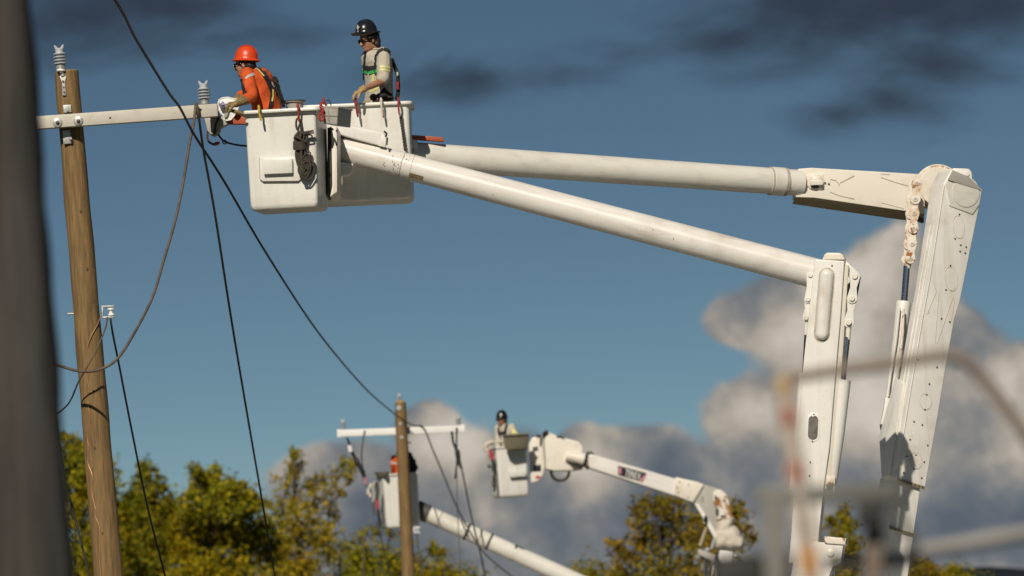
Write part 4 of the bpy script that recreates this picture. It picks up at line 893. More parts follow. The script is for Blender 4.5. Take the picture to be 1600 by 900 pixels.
b = B(); b.prism([fC(1382, 622, .10), fC(1396, 624, .10), fC(1394, 634, .10), fC(1388, 655, .10), fC(1384, 663, .10), fC(1374, 664, .10), fC(1378, 648, .10)], (0, .12, 0), .006); fo = obj('valve_block', b, 'white', truckB)
b = B(); b.prism([fC(1374, 664, .09), fC(1388, 661, .09), fC(1380, 668, .09), fC(1377.5, 678, .09), fC(1375.5, 674, .09)], (0, .10, 0), .003); b.tube([fC(1393, 634, .12), fC(1391, 650, .12), fC(1383, 662, .12)], .008, 6, 3); obj('valve_hose', b, 'dark', truckB)
b = B(); b.prism([flank(1376, 682, .0), flank(1401, 590, .0), flank(1414, 600, 0), flank(1392, 744, 0), flank(1380, 748, 0)], FLN * .02, .006); obj('flank_gusset', b, 'white', towB)
tb = fB(1390, 980, -.2); truck_base(truckB, tb.x + .1, tb.y + .15, tb.z)
# ================================================================== far truck behind the wooden pole (worker hidden by the pole)
DC = 113.75
truckC = thing('bucket_truck', Vector((P(900, 905, 113.8).x, 114.2, 0)), 'distant bucket truck with two black bands round its boom, bucket behind the far pole', 'bucket truck', 'bucket trucks')
YC = -13; rc_, bkc_, _ = frame(YC)
cC = P(625.5, 740, DC - .32) + bkc_ * .34
bC, rC, bkC, uC = bucket(truckC, cC, PX(56, DC), .66, PX(84, DC), YC, .05, .06, tilt=-1.8, lipw=.03)
b = B(); c0, c1 = P(655, 797, DC + .3), P(900, 908, DC + .3)
b.tube([c0, c0.lerp(c1, .5), c1, c1 + (c1 - c0) * .5], [PX(13, DC), PX(13, DC), PX(13.5, DC), PX(14, DC)], 28, 0, hint=Vector((0, 1, 0))); boomC = obj('upper_boom', b, 'boom', truckC, 60)
b = B(); b.tube([P(650, 795, DC + .3), P(669.5, 803.5, DC + .3)], PX(14.4, DC), 24); obj('boom_tip_collar', b, 'darkgrey', truckC)
for t in (.305, .447): band(t, .045, PX(13.1, DC), 'dark', 'boom_band', .010, boomC, c0, c1)
for t in (.128, .385): band(t, .03, PX(13.05, DC), 'seam', 'boom_seam', .005, boomC, c0, c1)
e = c1 + (c1 - c0) * .48
b = B(); b.tube([e, Vector((e.x + .2, e.y, 1.3))], PX(16, DC), 16); obj('lower_boom', b, 'white', truckC)
truck_base(truckC, e.x + .2, e.y, 1.6)
b = B(); b.prism([P(584, 738, DC - .1), P(604, 736.5, DC - .6), P(601, 743, DC - .6), P(590, 748, DC - .1)], (0.05, .30, 0), .01); tag(obj('tool_apron', b, 'olive', None), 'tan tool apron draped over the corner of the far left bucket', 'tool apron')
def hanging(label, x, y, D, items, nm, cat, group=None):
    t = thing(nm, P(x, y, D), label, cat, group)
    for (pts, r, m, pn) in items:
        b = B(); b.tube([P(px, py, D + (dz[0] if dz else 0)) for px, py, *dz in pts], r, 8, 3 if len(pts) > 2 else 0); obj(pn, b, m, t)
    return t
hanging('bundle of pale and red tools hung on the side of the far left bucket', 586, 745, DC - .55, [
    ([(586, 752), (583, 762), (585, 772), (583, 784)], .028, 'greyplastic', 'pouch'), ([(588, 754), (590, 766), (588, 780)], .04, 'darkgrey', 'pouch'), ([(581, 756), (576, 764), (575, 772)], .03, 'cloth', 'glove_bag'), ([(578, 770), (579, 777)], .035, 'cloth', 'glove_bag'),
    ([(588, 776), (590, 788), (591, 795)], .03, 'redprint', 'red_handle'), ([(591, 796), (592, 812), (595, 824)], .025, 'dark', 'strap_end'), ([(583, 784), (584, 798), (586, 806)], .02, 'cablebrown', 'line_end')], 'tool_bundle', 'tool bundle')

# ================================================================== far truck with the lettered boom
DD = 113.0
truckD = thing('bucket_truck', Vector((P(1140, 900, DD).x, DD, 0)), 'distant bucket truck with a lettered boom and rusty canvas-bagged elbow', 'bucket truck', 'bucket trucks')
YD = -16; rd_, bkd_, _ = frame(YD)
cD = P(799.5, 697, DD - .33) + bkd_ * .30
bD, rD, bkD, uD = bucket(truckD, cD, PX(50, DD), .60, PX(79, DD), YD, .06, .055, tilt=-1.6, lipw=.025)
fD = plane(cD - bkD * .31, -YD)
b = B(); b.prism([fD(794, 737, 0), fD(820, 735.5, 0), fD(820.5, 744, 0), fD(796, 746, 0)], fD.n * .07, .008); obj('step_bulge', b, 'bucket', bD)
# mounting plate, boom head
b = B(); b.prism([P(826, 694, DD), P(831, 684, DD), P(841, 681, DD), P(848, 682, DD), P(851.5, 730, DD), P(849, 742, DD), P(842, 752, DD), P(829, 755, DD)], (0, .35, 0), .03, 3); mpD = obj('mounting_plate', b, 'cream', truckD)
b = B(); b.prism([P(833.5, 727, DD - .01), P(845, 726, DD - .01), P(845.5, 736, DD - .01), P(834, 737, DD - .01)], (0, .06, 0), .006); obj('port_opening', b, 'black', mpD)
b = B(); b.prism([P(832, 699, DD - .01), P(840, 697, DD - .01), P(841, 704, DD - .01), P(833, 705, DD - .01)], (0, .05, 0), .006); obj('port_opening', b, 'darkgrey', mpD)
b = B(); b.prism([P(836, 744, DD - .008), P(841, 743, DD - .008), P(845, 745, DD - .008), P(842, 748, DD - .008), P(837, 747.5, DD - .008)], (0, .02, 0), .002); obj('red_decal', b, 'redprint', mpD)
b = B(); b.tube([P(837, 681, DD - .02), P(843, 680.5, DD - .03), P(845, 685, DD - .03), P(844.5, 696, DD - .02)], .018, 8, 3); obj('hose', b, 'dark', mpD)
b = B(); b.prism([P(849.5, 681, DD), P(851, 676, DD), P(857, 675, DD), P(870, 681, DD), P(905, 690, DD), P(911, 698, DD), P(911, 706, DD), P(898, 735, DD), P(868, 736, DD), P(853, 733, DD)], (0, .45, 0), .03, 3); hd = obj('boom_head', b, 'cream', truckD)
b = B(); b.tube([P(851, 685, DD + .05), P(851, 677, DD - .02), P(856, 674.5, DD - .02)], .04, 8, 3); b.box(P(874, 683.5, DD + .1), (PX(5, DD), 0, 0), (0, .1, 0), (0, 0, .03), .01); b.box(P(880, 686, DD + .1), (PX(3, DD), 0, -.03), (0, .1, 0), (0, 0, .03), .01); obj('control_valve', b, 'dark', hd)
b = B(); b.tube([P(885, 712, DD - .05), P(910, 717, DD - .05)], [PX(8, DD), PX(9, DD)], 20); b.tube([P(905, 716, DD - .05), P(913, 718, DD - .05)], PX(9.8, DD), 20); obj('tilt_cylinder', b, 'cream', hd)
b = B(); b.prism([P(887, 724, DD - .01), P(912, 726, DD - .01), P(910, 733, DD - .01), P(898, 735, DD - .01)], (0, .3, 0), .005); obj('dark_gap_fill', b, 'darkgrey', hd)  # dark sheet filling the gap under the tilt cylinder
b = B(); b.tube([P(861, 735, DD + .1), P(863, 744, DD + .1), P(870, 750, DD + .1), P(880, 750, DD + .1), P(887, 745, DD + .1), P(889.5, 737, DD + .1)], .030, 8, 4); obj('hydraulic_hose', b, 'dark', truckD)
b = B(); b.tube([P(910, 718, DD + .1), P(921, 721, DD + .1)], PX(11, DD), 18); b.ell(P(921, 710, DD), (.09, 0, 0), (0, .1, 0), (0, 0, .06)); b.ell(P(918, 726, DD), (.06, 0, 0), (0, .1, 0), (0, 0, .1)); obj('tip_sleeve', b, 'darkgrey', truckD)
# square lettered boom
fU = plane(P(1000, 740, DD - .2), 0)
b = B(); b.prism([fU(919, 711), fU(925, 709.5), fU(1056, 748), fU(1055, 775), fU(922, 732), fU(919, 728)], (0, .50, 0), .03, 3); upD = obj('upper_boom', b, 'boomw', truckD)
b = B(); b.prism([fU(1055.5, 745.5, .03), fU(1090, 753, .03), fU(1100, 757, .03), fU(1083, 785, .03), fU(1080, 784, .03), fU(1053, 773.5, .03)], (0, .58, 0), .02); jt = obj('boom_joint', b, 'cream', truckD)
b = B()
for px, py in ((1062, 753), (1076, 757), (1060, 770), (1075, 777), (1058, 762)): disc(b, fU(px, py, .028), (0, -1, 0), PX(1.2, DD), .012, 8)
obj('bolt', b, 'darkgrey', jt)
b = B(); b.prism([fU(965.5, 727.5, .002), fU(1009.5, 739, .002), fU(1003, 752.5, .002), fU(965.5, 742, .002)], (0, -.008, 0)); pl = obj('name_board', b, 'black', upD)
b = B(); b.prism([fU(966.5, 729.5, .012), fU(971, 730.8, .012), fU(970.5, 741.5, .012), fU(966.5, 740.5, .012)], (0, -.004, 0)); obj('red_panel', b, 'pinkprint', pl)
b = B(); b.prism([fU(1009.5, 739.5, .012), fU(1010.5, 740, .012), fU(1004, 753, .012), fU(998, 751, .012)], (0, -.004, 0)); obj('red_panel', b, 'pinkprint', pl)
cu = bpy.data.curves.new('boom_lettering', 'FONT'); cu.body = 'TEREX'; cu.size = 1.0; cu.extrude = 0.01; cu.space_character = 0.92
to = bpy.data.objects.new('boom_lettering', cu); COL.objects.link(to); bpy.context.view_layer.update()
me = bpy.data.meshes.new_from_object(to.evaluated_get(bpy.context.evaluated_depsgraph_get())); bpy.data.objects.remove(to)
xs = [v.co.x for v in me.vertices]; x0, x1 = min(xs), max(xs); ys = [v.co.y for v in me.vertices]; y1 = max(ys)
t00, t10, t01 = fU(975.5, 743, .014), fU(1000.5, 749.8, .014), fU(975.5, 733.2, .014)
for v in me.vertices:
    p = t00 + (t10 - t00) * ((v.co.x - x0) / (x1 - x0)) + (t01 - t00) * (v.co.y / y1) + Vector((PX(2.2, DD), 0, 0)) * (v.co.y / y1); p.y -= v.co.z * .3; v.co = p
place('lettering', me, M['whiteclean'], pl)
# elbow box and knuckle
b = B(); b.prism([fU(1082, 756, -.02), fU(1098, 756, -.02), fU(1127, 765, -.02), fU(1122, 790, -.02), fU(1120, 842, -.02), fU(1108, 822, -.02), fU(1086, 786, -.02)], (0, .46, 0), .02); eb = obj('elbow_box', b, 'greyplastic', truckD)
b = B(); b.prism([fU(1085, 786, .01), fU(1092, 788, .01), fU(1121, 835, .01), fU(1117, 842, .01)], (0, .04, 0), .004); b.box(fU(1102, 812, .02), (PX(3, DD), 0, 0), (0, .03, 0), (0, 0, PX(6, DD)), .01); obj('rim_plate', b, 'white', eb)
b = B()
for px, py in ((1098, 778), (1098, 783)): disc(b, fU(px, py, -.022), (0, -1, 0), PX(1.3, DD), .012, 8)
obj('bolt', b, 'darkgrey', eb)
b = B(); b.ell(fU(1102.5, 812, .02), (PX(3.4, DD), 0, 0), (0, .08, 0), (0, 0, PX(7, DD))); obj('gland', b, 'dark', eb)
b = B(); b.prism([fU(1114, 770, .08), fU(1120, 765, .08), fU(1128, 766, .08), fU(1137, 775, .08), fU(1143, 800, .08), fU(1146, 812, .08), fU(1120, 812, .08), fU(1121, 795, .08), fU(1115, 785, .08)], (0, .55, 0), .03, 3); kd = obj('rusted_knuckle', b, 'veryrusty', truckD)
b = B(); b.ell(fU(1118.5, 778, .085), (PX(2, DD), 0, 0), (0, .02, 0), (0, 0, PX(4, DD))); b.ell(fU(1131.5, 782.5, .085), (PX(2.2, DD), 0, 0), (0, .02, 0), (0, 0, PX(2.2, DD))); b.ell(fU(1120.5, 800, .085), (PX(2.6, DD), 0, 0), (0, .02, 0), (0, 0, PX(7, DD))); b.ell(fU(1129, 807, .085), (PX(3.4, DD), 0, 0), (0, .02, 0), (0, 0, PX(2.2, DD))); obj('rust_hole', b, 'darkgrey', kd)
# canvas bag tied under the knuckle
b = B()
for px, py, rx, rz in ((1132, 822, 13, 16), (1130, 838, 14, 18), (1142, 838, 14, 18), (1128, 848, 11, 10), (1144, 846, 16, 13), (1154, 848, 8, 10), (1136, 815, 12, 8)): b.ell(fU(px, py, -.18), (PX(rx, DD), 0, 0), (0, .27, 0), (0, 0, PX(rz, DD)))
me = voxel(b, .03, 14); wrinkle(me, .030, 4.2, 3.0); wrinkle(me, .008, 13, 1.0); finish(me, 180)
bg = tag(place('canvas_bag', me, M['cloth'], None), 'dirty white canvas bag wrapped under the rusty boom elbow', 'canvas bag')
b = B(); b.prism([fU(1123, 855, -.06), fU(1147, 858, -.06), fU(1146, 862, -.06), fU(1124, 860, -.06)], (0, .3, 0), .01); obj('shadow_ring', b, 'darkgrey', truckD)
b = B(); b.prism([fU(1125, 858, -.06), fU(1146, 862, -.06), fU(1141, 905, -.06), fU(1136, 990, -.06), fU(1110, 990, -.06), fU(1118, 905, -.06)], (0, .42, 0), .02); lwD = obj('lower_boom', b, 'white', truckD)
b = B(); b.prism([fU(1115, 880, -.02), fU(1119, 880, -.02), fU(1116, 905, -.02), fU(1112, 905, -.02)], (0, .1, 0)); obj('rust_strip', b, 'veryrusty', lwD)
b = B(); disc(b, fU(1149, 869, -.1), (0, -1, 0), PX(2.2, DD), .05, 12); obj('pin_end', b, 'whiteclean', lwD)
# link arms
b = B(); b.tube([fU(1104, 824, .05), fU(1094, 853, .05)], [PX(3.2, DD), PX(3.6, DD)], 12); obj('tilt_link', b, 'brass', truckD)
b = B(); b.tube([fU(1118, 836, -.05), fU(1112, 858, -.05)], PX(3, DD), 10); b.ell(fU(1105, 860, -.02), (.07, 0, 0), (0, .1, 0), (0, 0, .07)); obj('link_pivot', b, 'galv', truckD)
b = B(); b.prism([fU(1091, 857, .08), fU(1119, 868, .08), fU(1117, 879, .08), fU(1090, 866, .08)], (0, .2, 0), .02); obj('link_arm', b, 'greyplastic', truckD)
b = B(); b.ell(fU(1120, 873, .08), (PX(3, DD), 0, 0), (0, .12, 0), (0, 0, PX(6, DD))); obj('link_bushing', b, 'dark', truckD)
b = B(); b.tube([fU(1103, 873, -.04), fU(1104, 905, -.04), fU(1106, 985, -.04)], PX(3.0, DD), 10); obj('piston_rod', b, 'darkgrey', truckD)
b = B(); b.tube([fU(1101.5, 875, .0), fU(1102.5, 905, .0), fU(1104, 985, .0)], PX(1.0, DD), 8); obj('hydraulic_line', b, 'chrome', truckD)
tb = fU(1126, 985, -.3); truck_base(truckD, tb.x, tb.y, tb.z)
# tray and tools on its bucket
tr = thing('tool_tray', P(806, 690, DD - .4), 'olive grey tool tray hung on the far worker\'s bucket', 'tool tray', 'tool trays hung on buckets')
b = B(); b.prism([P(786, 681, DD - .72), P(826, 678.5, DD - .56), P(824, 701, DD - .56), P(795, 703.5, DD - .70), P(788, 698, DD - .72)], (0, .20, 0), .03, 3); obj('tray_shell', b, 'olive', tr)
b = B(); b.tube([P(785.5, 681, DD - .73), P(826.5, 678.5, DD - .57)], .022, 8); obj('tray_rim', b, 'olive', tr)
hanging('cluster of tools with a red pouch hung on the far worker\'s bucket', 764, 700, DD - .5, [
    ([(760, 694), (759, 700), (762, 705)], .05, 'cloth', 'glove'), ([(771, 690), (764, 692), (759, 695)], .035, 'cloth', 'glove'), ([(766, 703), (768, 711), (770, 718)], .04, 'redprint', 'red_pouch'),
    ([(763, 708), (762, 718), (764, 728)], .03, 'greyplastic', 'pouch'), ([(769, 718), (772, 730), (773, 742), (774, 756), (772, 768)], .022, 'dark', 'strap_end'), ([(771, 742), (770, 754), (771, 762)], .018, 'cablebrown', 'line_end'), ([(763, 726), (766, 731)], .03, 'dark', 'hook')], 'tool_bundle', 'tool bundle')
b = B(); b.tube([P(760, 694, DD - .45), P(772, 692, DD - .45), P(788, 688.5, DD - .45)], .024, 8, 3); tag(obj('pale_hose', b, 'cloth', None), 'pale hose end lying over the rim of the far worker\'s bucket', 'hose')
# ================================================================== workers
def hand_shapes(b, w, d, n, curl, g=0.0, side=1, spread=1.0, thumb=True, s=1.0):
    # w wrist, d along the fingers, n out of the palm, side picks the thumb edge
    d = d.normalized(); n = (n - d * n.dot(d)).normalized(); t = d.cross(n) * side
    kn = []
    for k, off in enumerate((.030, .010, -.010, -.029)):
        kn.append(w + d * (.088 - .004 * abs(k - 1)) * s + t * off * s)
        b.cap(w + d * .012 * s + t * off * .55 * s, kn[-1], .0155 * s + g, .0115 * s + g, 8)
    for k, (L, c) in enumerate(zip((.072, .080, .074, .058), curl)):
        p = kn[k]; dd = d + t * (.10, .02, -.05, -.14)[k] * spread; dd.normalize()
        for j, f in enumerate((.45, .31, .24)):
            a = rad(c * (0.8, 1.1, .7)[j]); dd = (dd * math.cos(a) + n * math.sin(a)).normalized()
            nn = (n - dd * n.dot(dd))
            q = p + dd * L * f * s; r0 = (.0098 - .0011 * j - (.001 if k == 3 else 0)) * s + g
            b.cap(p, q, r0, r0 - .0009, 8); p = q
    if thumb:
        p = w + d * .026 * s + t * .026 * s; dd = (d * .72 + t * .62 + n * .30).normalized()
        for j, (L, r0) in enumerate(((.042, .0135), (.034, .0115), (.026, .0105))):
            q = p + dd * L * s; b.cap(p, q, r0 * s + g, (r0 - .0012) * s + g, 8); p = q; dd = (dd + n * .25 - t * .12).normalized()
def head_shapes(b, c, f, u, l, s=1.0):
    f = f.normalized(); l = l.normalized(); u = u.normalized(); E = lambda o, x, y, z: b.ell(c + (f * o[0] + l * o[1] + u * o[2]) * s, f * x * s, l * y * s, u * z * s, 16, 12)
    E((-.010, 0, .030), .098, .077, .088); E((.022, 0, -.030), .070, .062, .085); E((.045, 0, -.085), .042, .044, .032)     # skull, face, jaw
    E((.010, 0, -.070), .062, .058, .040); E((.082, 0, .022), .016, .050, .012)                                             # cheeks, brow
    E((.080, .030, -.018), .014, .018, .016); E((.080, -.030, -.018), .014, .018, .016)                                     # cheekbones
    b.cap(c + (f * .088 + u * .008) * s, c + (f * .108 - u * .030) * s, .009 * s, .014 * s, 8)                              # nose
    E((.104, .012, -.033), .010, .009, .008); E((.104, -.012, -.033), .010, .009, .008)
    E((.082, 0, -.058), .014, .024, .006); E((.081, 0, -.068), .013, .021, .007); E((.080, 0, -.094), .015, .019, .014)     # lips, chin
    for sd in (-1, 1):
        E((-.006, sd * .076, -.012), .020, .010, .032); E((.088, sd * .031, .006), .006, .013, .007)
def limb(b, pts, rs, g=0.0, seg=12):
    for a, c, r0, r1 in zip(pts[:-1], pts[1:], rs[:-1], rs[1:]): b.cap(a, c, r0 + g, r1 + g, seg)
def torso(b, pts, F, L, g=0.0, lo=0):
    # stacked ellipses from hips to neck base
    W_ = [(.165, .118), (.170, .122), (.150, .112), (.160, .118), (.172, .125), (.166, .112), (.108, .085), (.064, .062)]
    T = [0, .12, .34, .52, .72, .86, .95, 1.0]; n = len(pts)
    rings = []
    for t, (a, d) in list(zip(T, W_))[lo:]:
        x = t * (n - 1); k = min(int(x), n - 2); p = pts[k].lerp(pts[k + 1], x - k)
        up = (pts[-1] - pts[0]).normalized(); f = (F - up * F.dot(up)).normalized(); l = (L - up * L.dot(up)); l = (l - f * l.dot(f)).normalized()
        rings.append([p + l * math.cos(2 * math.pi * j / 20) * (a + g) + f * math.sin(2 * math.pi * j / 20) * (d + g) for j in range(20)])
    b.loops(rings)
def helmet(parent, c, f, u, m, half, height, dome=.118, asp=.84, ridge=True):
    f = f.normalized(); l = u.cross(f).normalized(); u = f.cross(l).normalized()
    def ring(x, y, z, o=0.0): return [c + f * (math.cos(2 * math.pi * j / 36) * x + o) + l * math.sin(2 * math.pi * j / 36) * y + u * z for j in range(36)]
    rings = [ring(dome * .97, dome * asp * .97, -.004), ring(half, half * asp * 1.02, -.012), ring(half + .002, half * asp * 1.02 + .002, -.007), ring(half * .97, half * asp, -.001), ring(dome * 1.03, dome * asp * 1.03, .010)]
    for k in range(0, 11):
        a = math.pi / 2 * k / 11; rings.append(ring(dome * math.cos(a) ** .85, dome * asp * math.cos(a) ** .85, .014 + (height - .014) * math.sin(a)))
    rings.append(ring(.003, .003, height))
    b = B(); b.loops(rings)
    h = obj('helmet', b, m, parent, 50)
    if ridge:
        b = B(); pts = [c + f * dome * 1.0 * math.cos(a) ** .85 * (1 if a < math.pi / 2 else 1) + u * (.016 + (height - .010) * math.sin(a)) for a in [rad(18 + 8 * k) for k in range(10)]]
        pts2 = [c - f * dome * 1.0 * math.cos(a) ** .85 + u * (.016 + (height - .010) * math.sin(a)) for a in [rad(90 - 8 * k) for k in range(10)]]
        b.tube(pts + pts2[1:], .010, 8, 0, ry=.004, hint=l); obj('helmet_ridge', b, m, h)
    return h, l, u
def worker(label, cfg):
    vx = cfg.get('vox', .0075); N, PV = cfg['neck'], cfg['pelvis']; F = cfg['F'].normalized(); L = UPZ.cross(F).normalized()
    sp = cfg.get('spine', [PV, PV.lerp(N, .5), N])
    up = (N - PV).normalized()
    Hc, Hf = cfg['head'], cfg['headf'].normalized(); Hl = UPZ.cross(Hf).normalized(); Hu = Hf.cross(Hl).normalized()
    ls, rs_ = N + L * .165 - up * .055, N - L * .165 - up * .055
    floor = cfg['floor']
    root = thing('person', Vector((PV.x, PV.y, floor)), label, 'person', 'line workers in buckets')
    arms = {1: [ls] + cfg['larm'], -1: [rs_] + cfg['rarm']}
    legs = {}
    for s in (1, -1):
        hp = PV + L * s * .09 - UPZ * .02; fx = cfg['feet']; an = Vector((fx.x, fx.y, floor + .07)) + L * s * .10 - F * .06; kn = hp.lerp(an, .5) + F * .035; legs[s] = [hp, kn, an]
    AR = [.050, .040, .028]; LR = [.082, .056, .040]
    b = B(); torso(b, sp, F, L, -.008); b.cap(N - up * .03, Hc - Hu * .05 - Hf * .02, .058, .056, 14); head_shapes(b, Hc, Hf, Hu, Hl)
    for s in (1, -1):
        limb(b, arms[s], AR); h = cfg['lhand'] if s == 1 else cfg['rhand']; hand_shapes(b, arms[s][-1], h[0], h[1], h[2], 0.0, h[3])
        limb(b, legs[s], LR, -.006); b.cap(legs[s][2], legs[s][2] + F * .14 - UPZ * .03, .038, .030)
    me = voxel(b, vx, 2); finish(me, 180); body = place('body', me, M['skin'], root)
    # shirt
    b = B(); torso(b, sp, F, L, .014); sl = cfg.get('sleeve', 1.0)
    for s in (1, -1):
        a = arms[s]; g = .018; sv = cfg.get('slv', .86)
        if sl >= 1: limb(b, [a[0], a[1], a[1].lerp(a[2], sv)], [AR[0], AR[1], AR[1] + (AR[2] + .008 - AR[1]) * sv], g)
        else: limb(b, [a[0], a[0].lerp(a[1], sl)], [AR[0] + .004, AR[1] + .010], g)
        b.cap(N - up * .05, a[0], .052, .056)
    me = voxel(b, vx, 2); wrinkle(me, cfg.get('fold', .0055), 8.5, cfg.get('seed', 0), (1, 1, .75)); wrinkle(me, .0015, 24, 2.0); finish(me, 180); shirt = place('shirt', me, M[cfg['shirt']], root)
    b = B()
    for s in (1, -1): limb(b, legs[s], LR, .016)
    torso(b, [PV - up * .03, PV + (N - PV) * .10, PV + (N - PV) * .2], F, L, .012, 0) if False else b.ell(PV, L * .18, F * .135, UPZ * .12)
    me = voxel(b, max(vx, .012), 2); wrinkle(me, .008, 8, 5); finish(me, 180); place('trousers', me, M['trousers'], root)
    b = B()
    for s in (1, -1):
        a = legs[s][2]; b.cap(a, a + F * .16 - UPZ * .025, .050, .042); b.cap(a + UPZ * .12, a, .055, .05)
    me = voxel(b, .015, 1); finish(me, 180); place('boots', me, M['dark'], root)
    # gloves
    for s in (1, -1):
        h = cfg['lhand'] if s == 1 else cfg['rhand']; a = arms[s]; b = B(); hand_shapes(b, a[-1], h[0], h[1], h[2], .0042, h[3])
        fd = (a[2] - a[1]).normalized(); k = cfg.get('cuff', .06); b.cap(a[2] - fd * k, a[2] + fd * .02, .036 + k * .14, .034); 
        if k > .1: b.cap(a[2] - fd * k, a[2] - fd * (k - .03), .058, .052)
        me = voxel(b, max(.0052, vx * .7), 1); wrinkle(me, .0018, 40, 1); finish(me, 180); place('glove', me, M[cfg['glove']], root)
    # hair: cap of hair on the back and sides of the head
    b = B(); hb = cfg.get('hair', .0)
    b.ell(Hc - Hf * .022 + Hu * .028, Hf * .097, Hl * .084, Hu * .092); b.ell(Hc - Hf * .060 - Hu * .020, Hf * .052, Hl * .074, Hu * (.055 + hb))
    if hb: b.ell(Hc - Hf * .052 - Hu * (.035 + hb * .6), Hf * .055, Hl * .078, Hu * .045); b.ell(Hc + Hf * .015 + Hl * .072 + Hu * .012, Hf * .022, Hl * .012, Hu * .035)
    me = voxel(b, vx, 1); wrinkle(me, .007, 34, 4, (1, 1, .5)); finish(me, 180); place('hair', me, M['hair'], root)
    # sunglasses
    b = B()
    for s in (1, -1): b.ell(Hc + Hf * .093 + Hl * s * .034 + Hu * .004, Hf * .013, Hl * .036, Hu * .024, 12, 8)
    b.tube([Hc + Hf * .104 + Hl * .02 + Hu * .010, Hc + Hf * .104 - Hl * .02 + Hu * .010], .004, 6)
    gl = obj('sunglasses', b, 'lens', root, 180)
    b = B()
    for s in (1, -1): b.tube([Hc + Hf * .088 + Hl * s * .064 + Hu * .008, Hc + Hl * s * .082 + Hu * .010], .0042, 6)
    obj('temple_arm', b, 'lens', gl, 180)
    h, hl, hu = helmet(root, cfg['hat'], cfg['hatf'], UPZ, M[cfg['hatm']], cfg['brim'], cfg['hath'], cfg.get('dome', .118), cfg.get('asp', .84))
    # neckline ring
    b = B(); q = N + up * .012; b.tube([q + (L * math.cos(2 * math.pi * k / 20) * .066 + F * math.sin(2 * math.pi * k / 20) * .066) for k in range(20)], .008, 6, closed=True); obj('collar', b, cfg['shirt'], shirt, 180)
    return root, body, shirt, h, hl, hu
zA = cA.z - hA + .02; zB = fcB.z - hB + .02
# --- worker in orange, nearest bucket: leaning over the rim to the pole arm, seen from behind and the side
DW = 57.0
F1 = Vector((-.88, .40, 0)).normalized(); L1_ = UPZ.cross(F1)
N1 = P(395, 110, DW + .02); PV1 = P(421, 184, DW + .05)
w1, body1, shirt1, hat1, hl1, hu1 = worker('line worker in orange shirt and orange helmet leaning out towards the crossarm', dict(
    neck=N1, pelvis=PV1, F=F1, floor=zA, feet=cA, slv=.30, fold=.0085, spine=[PV1, P(416, 165, DW), P(408, 140, DW - .0), P(401, 122, DW), N1],
    head=P(382.8, 101.5, DW), headf=Vector((-.90, .26, -.10)), larm=[P(393.5, 151, DW - .32), P(371, 161.5, DW - .42)], rarm=[P(383, 148, DW + .30), P(364, 160, DW + .16)],
    lhand=(Vector((-.95, -.05, -.10)), Vector((-.1, .35, -.9)), (52, 58, 60, 62), 1), rhand=(Vector((-.9, -.3, -.05)), Vector((0, -.6, -.8)), (45, 50, 52, 55), -1),
    shirt='orange', glove='glovedark', cuff=.16, hat=P(384.8, 94.0, DW), hatf=Vector((-.95, .28, .07)), hatm='hatorange', brim=.142, hath=.146, dome=.119, asp=.88, seed=1.7))
tr1 = bvh_of(shirt1)
b = B(); strip(b, tr1, [(398, 106), (405, 108), (411, 115), (416, 124), (421, 134), (424.5, 145), (424, 158), (421.5, 170)], .042, .003, .003); strip(b, tr1, [(410, 112), (418, 124), (428, 137), (434, 150), (440, 166)], .055, .004, .008); obj('strap', b, 'strap', w1)
b = B(); strip(b, tr1, [(377.5, 124), (379, 132), (382, 141), (383, 146)], .050, .006, .006); obj('strap', b, 'strap', w1)
b = B(); strip(b, tr1, [(396, 107.5), (403, 110), (408, 115), (412, 119.5)], .012, .002, .012); strip(b, tr1, [(425.5, 140), (425.5, 150), (424.5, 159)], .014, .002, .012); obj('reflective_strip', b, 'lime', w1)
b = B(); strip(b, tr1, [(383.5, 123), (389, 118.5), (397, 115.5)], .030, .0015, .002); obj('reflective_strip', b, 'silver', w1)
# harness pack and lanyard on the back
b = B()
for px, py, D, rx, rz in ((419, 123, .06, 5, 8), (424, 130, .05, 6, 9), (430, 137, .06, 7, 11), (434, 146, .08, 5, 10), (428, 128, .10, 7, 8), (438, 156, .1, 3.5, 9)): b.ell(P(px, py, DW + D), (PX(rx, DW), 0, 0), (0, .05, 0), (0, 0, PX(rz, DW)))
me = voxel(b, .008, 1); wrinkle(me, .008, 22, 2); finish(me, 180); pk1 = place('harness_pad', me, M['strap'], w1)
b = B(); b.tube([P(425, 124, DW - .02), P(432, 130, DW - .02), P(437, 140, DW - .0), P(442, 154, DW + .0), P(444, 167, DW + .05)], .010, 8, 3); b.tube([P(428, 133, DW - .06), P(435, 146, DW - .04), P(440, 165, DW - .02)], .008, 8, 3); obj('lanyard', b, 'strap', w1)
b = B(); b.tube([P(424, 128, DW - .07), P(426, 133, DW - .08), P(429, 136, DW - .07)], .008, 6); b.ell(P(425.5, 131.5, DW - .07), (.012, 0, 0), (0, .008, 0), (0, 0, .02)); obj('buckle', b, 'galv', w1)
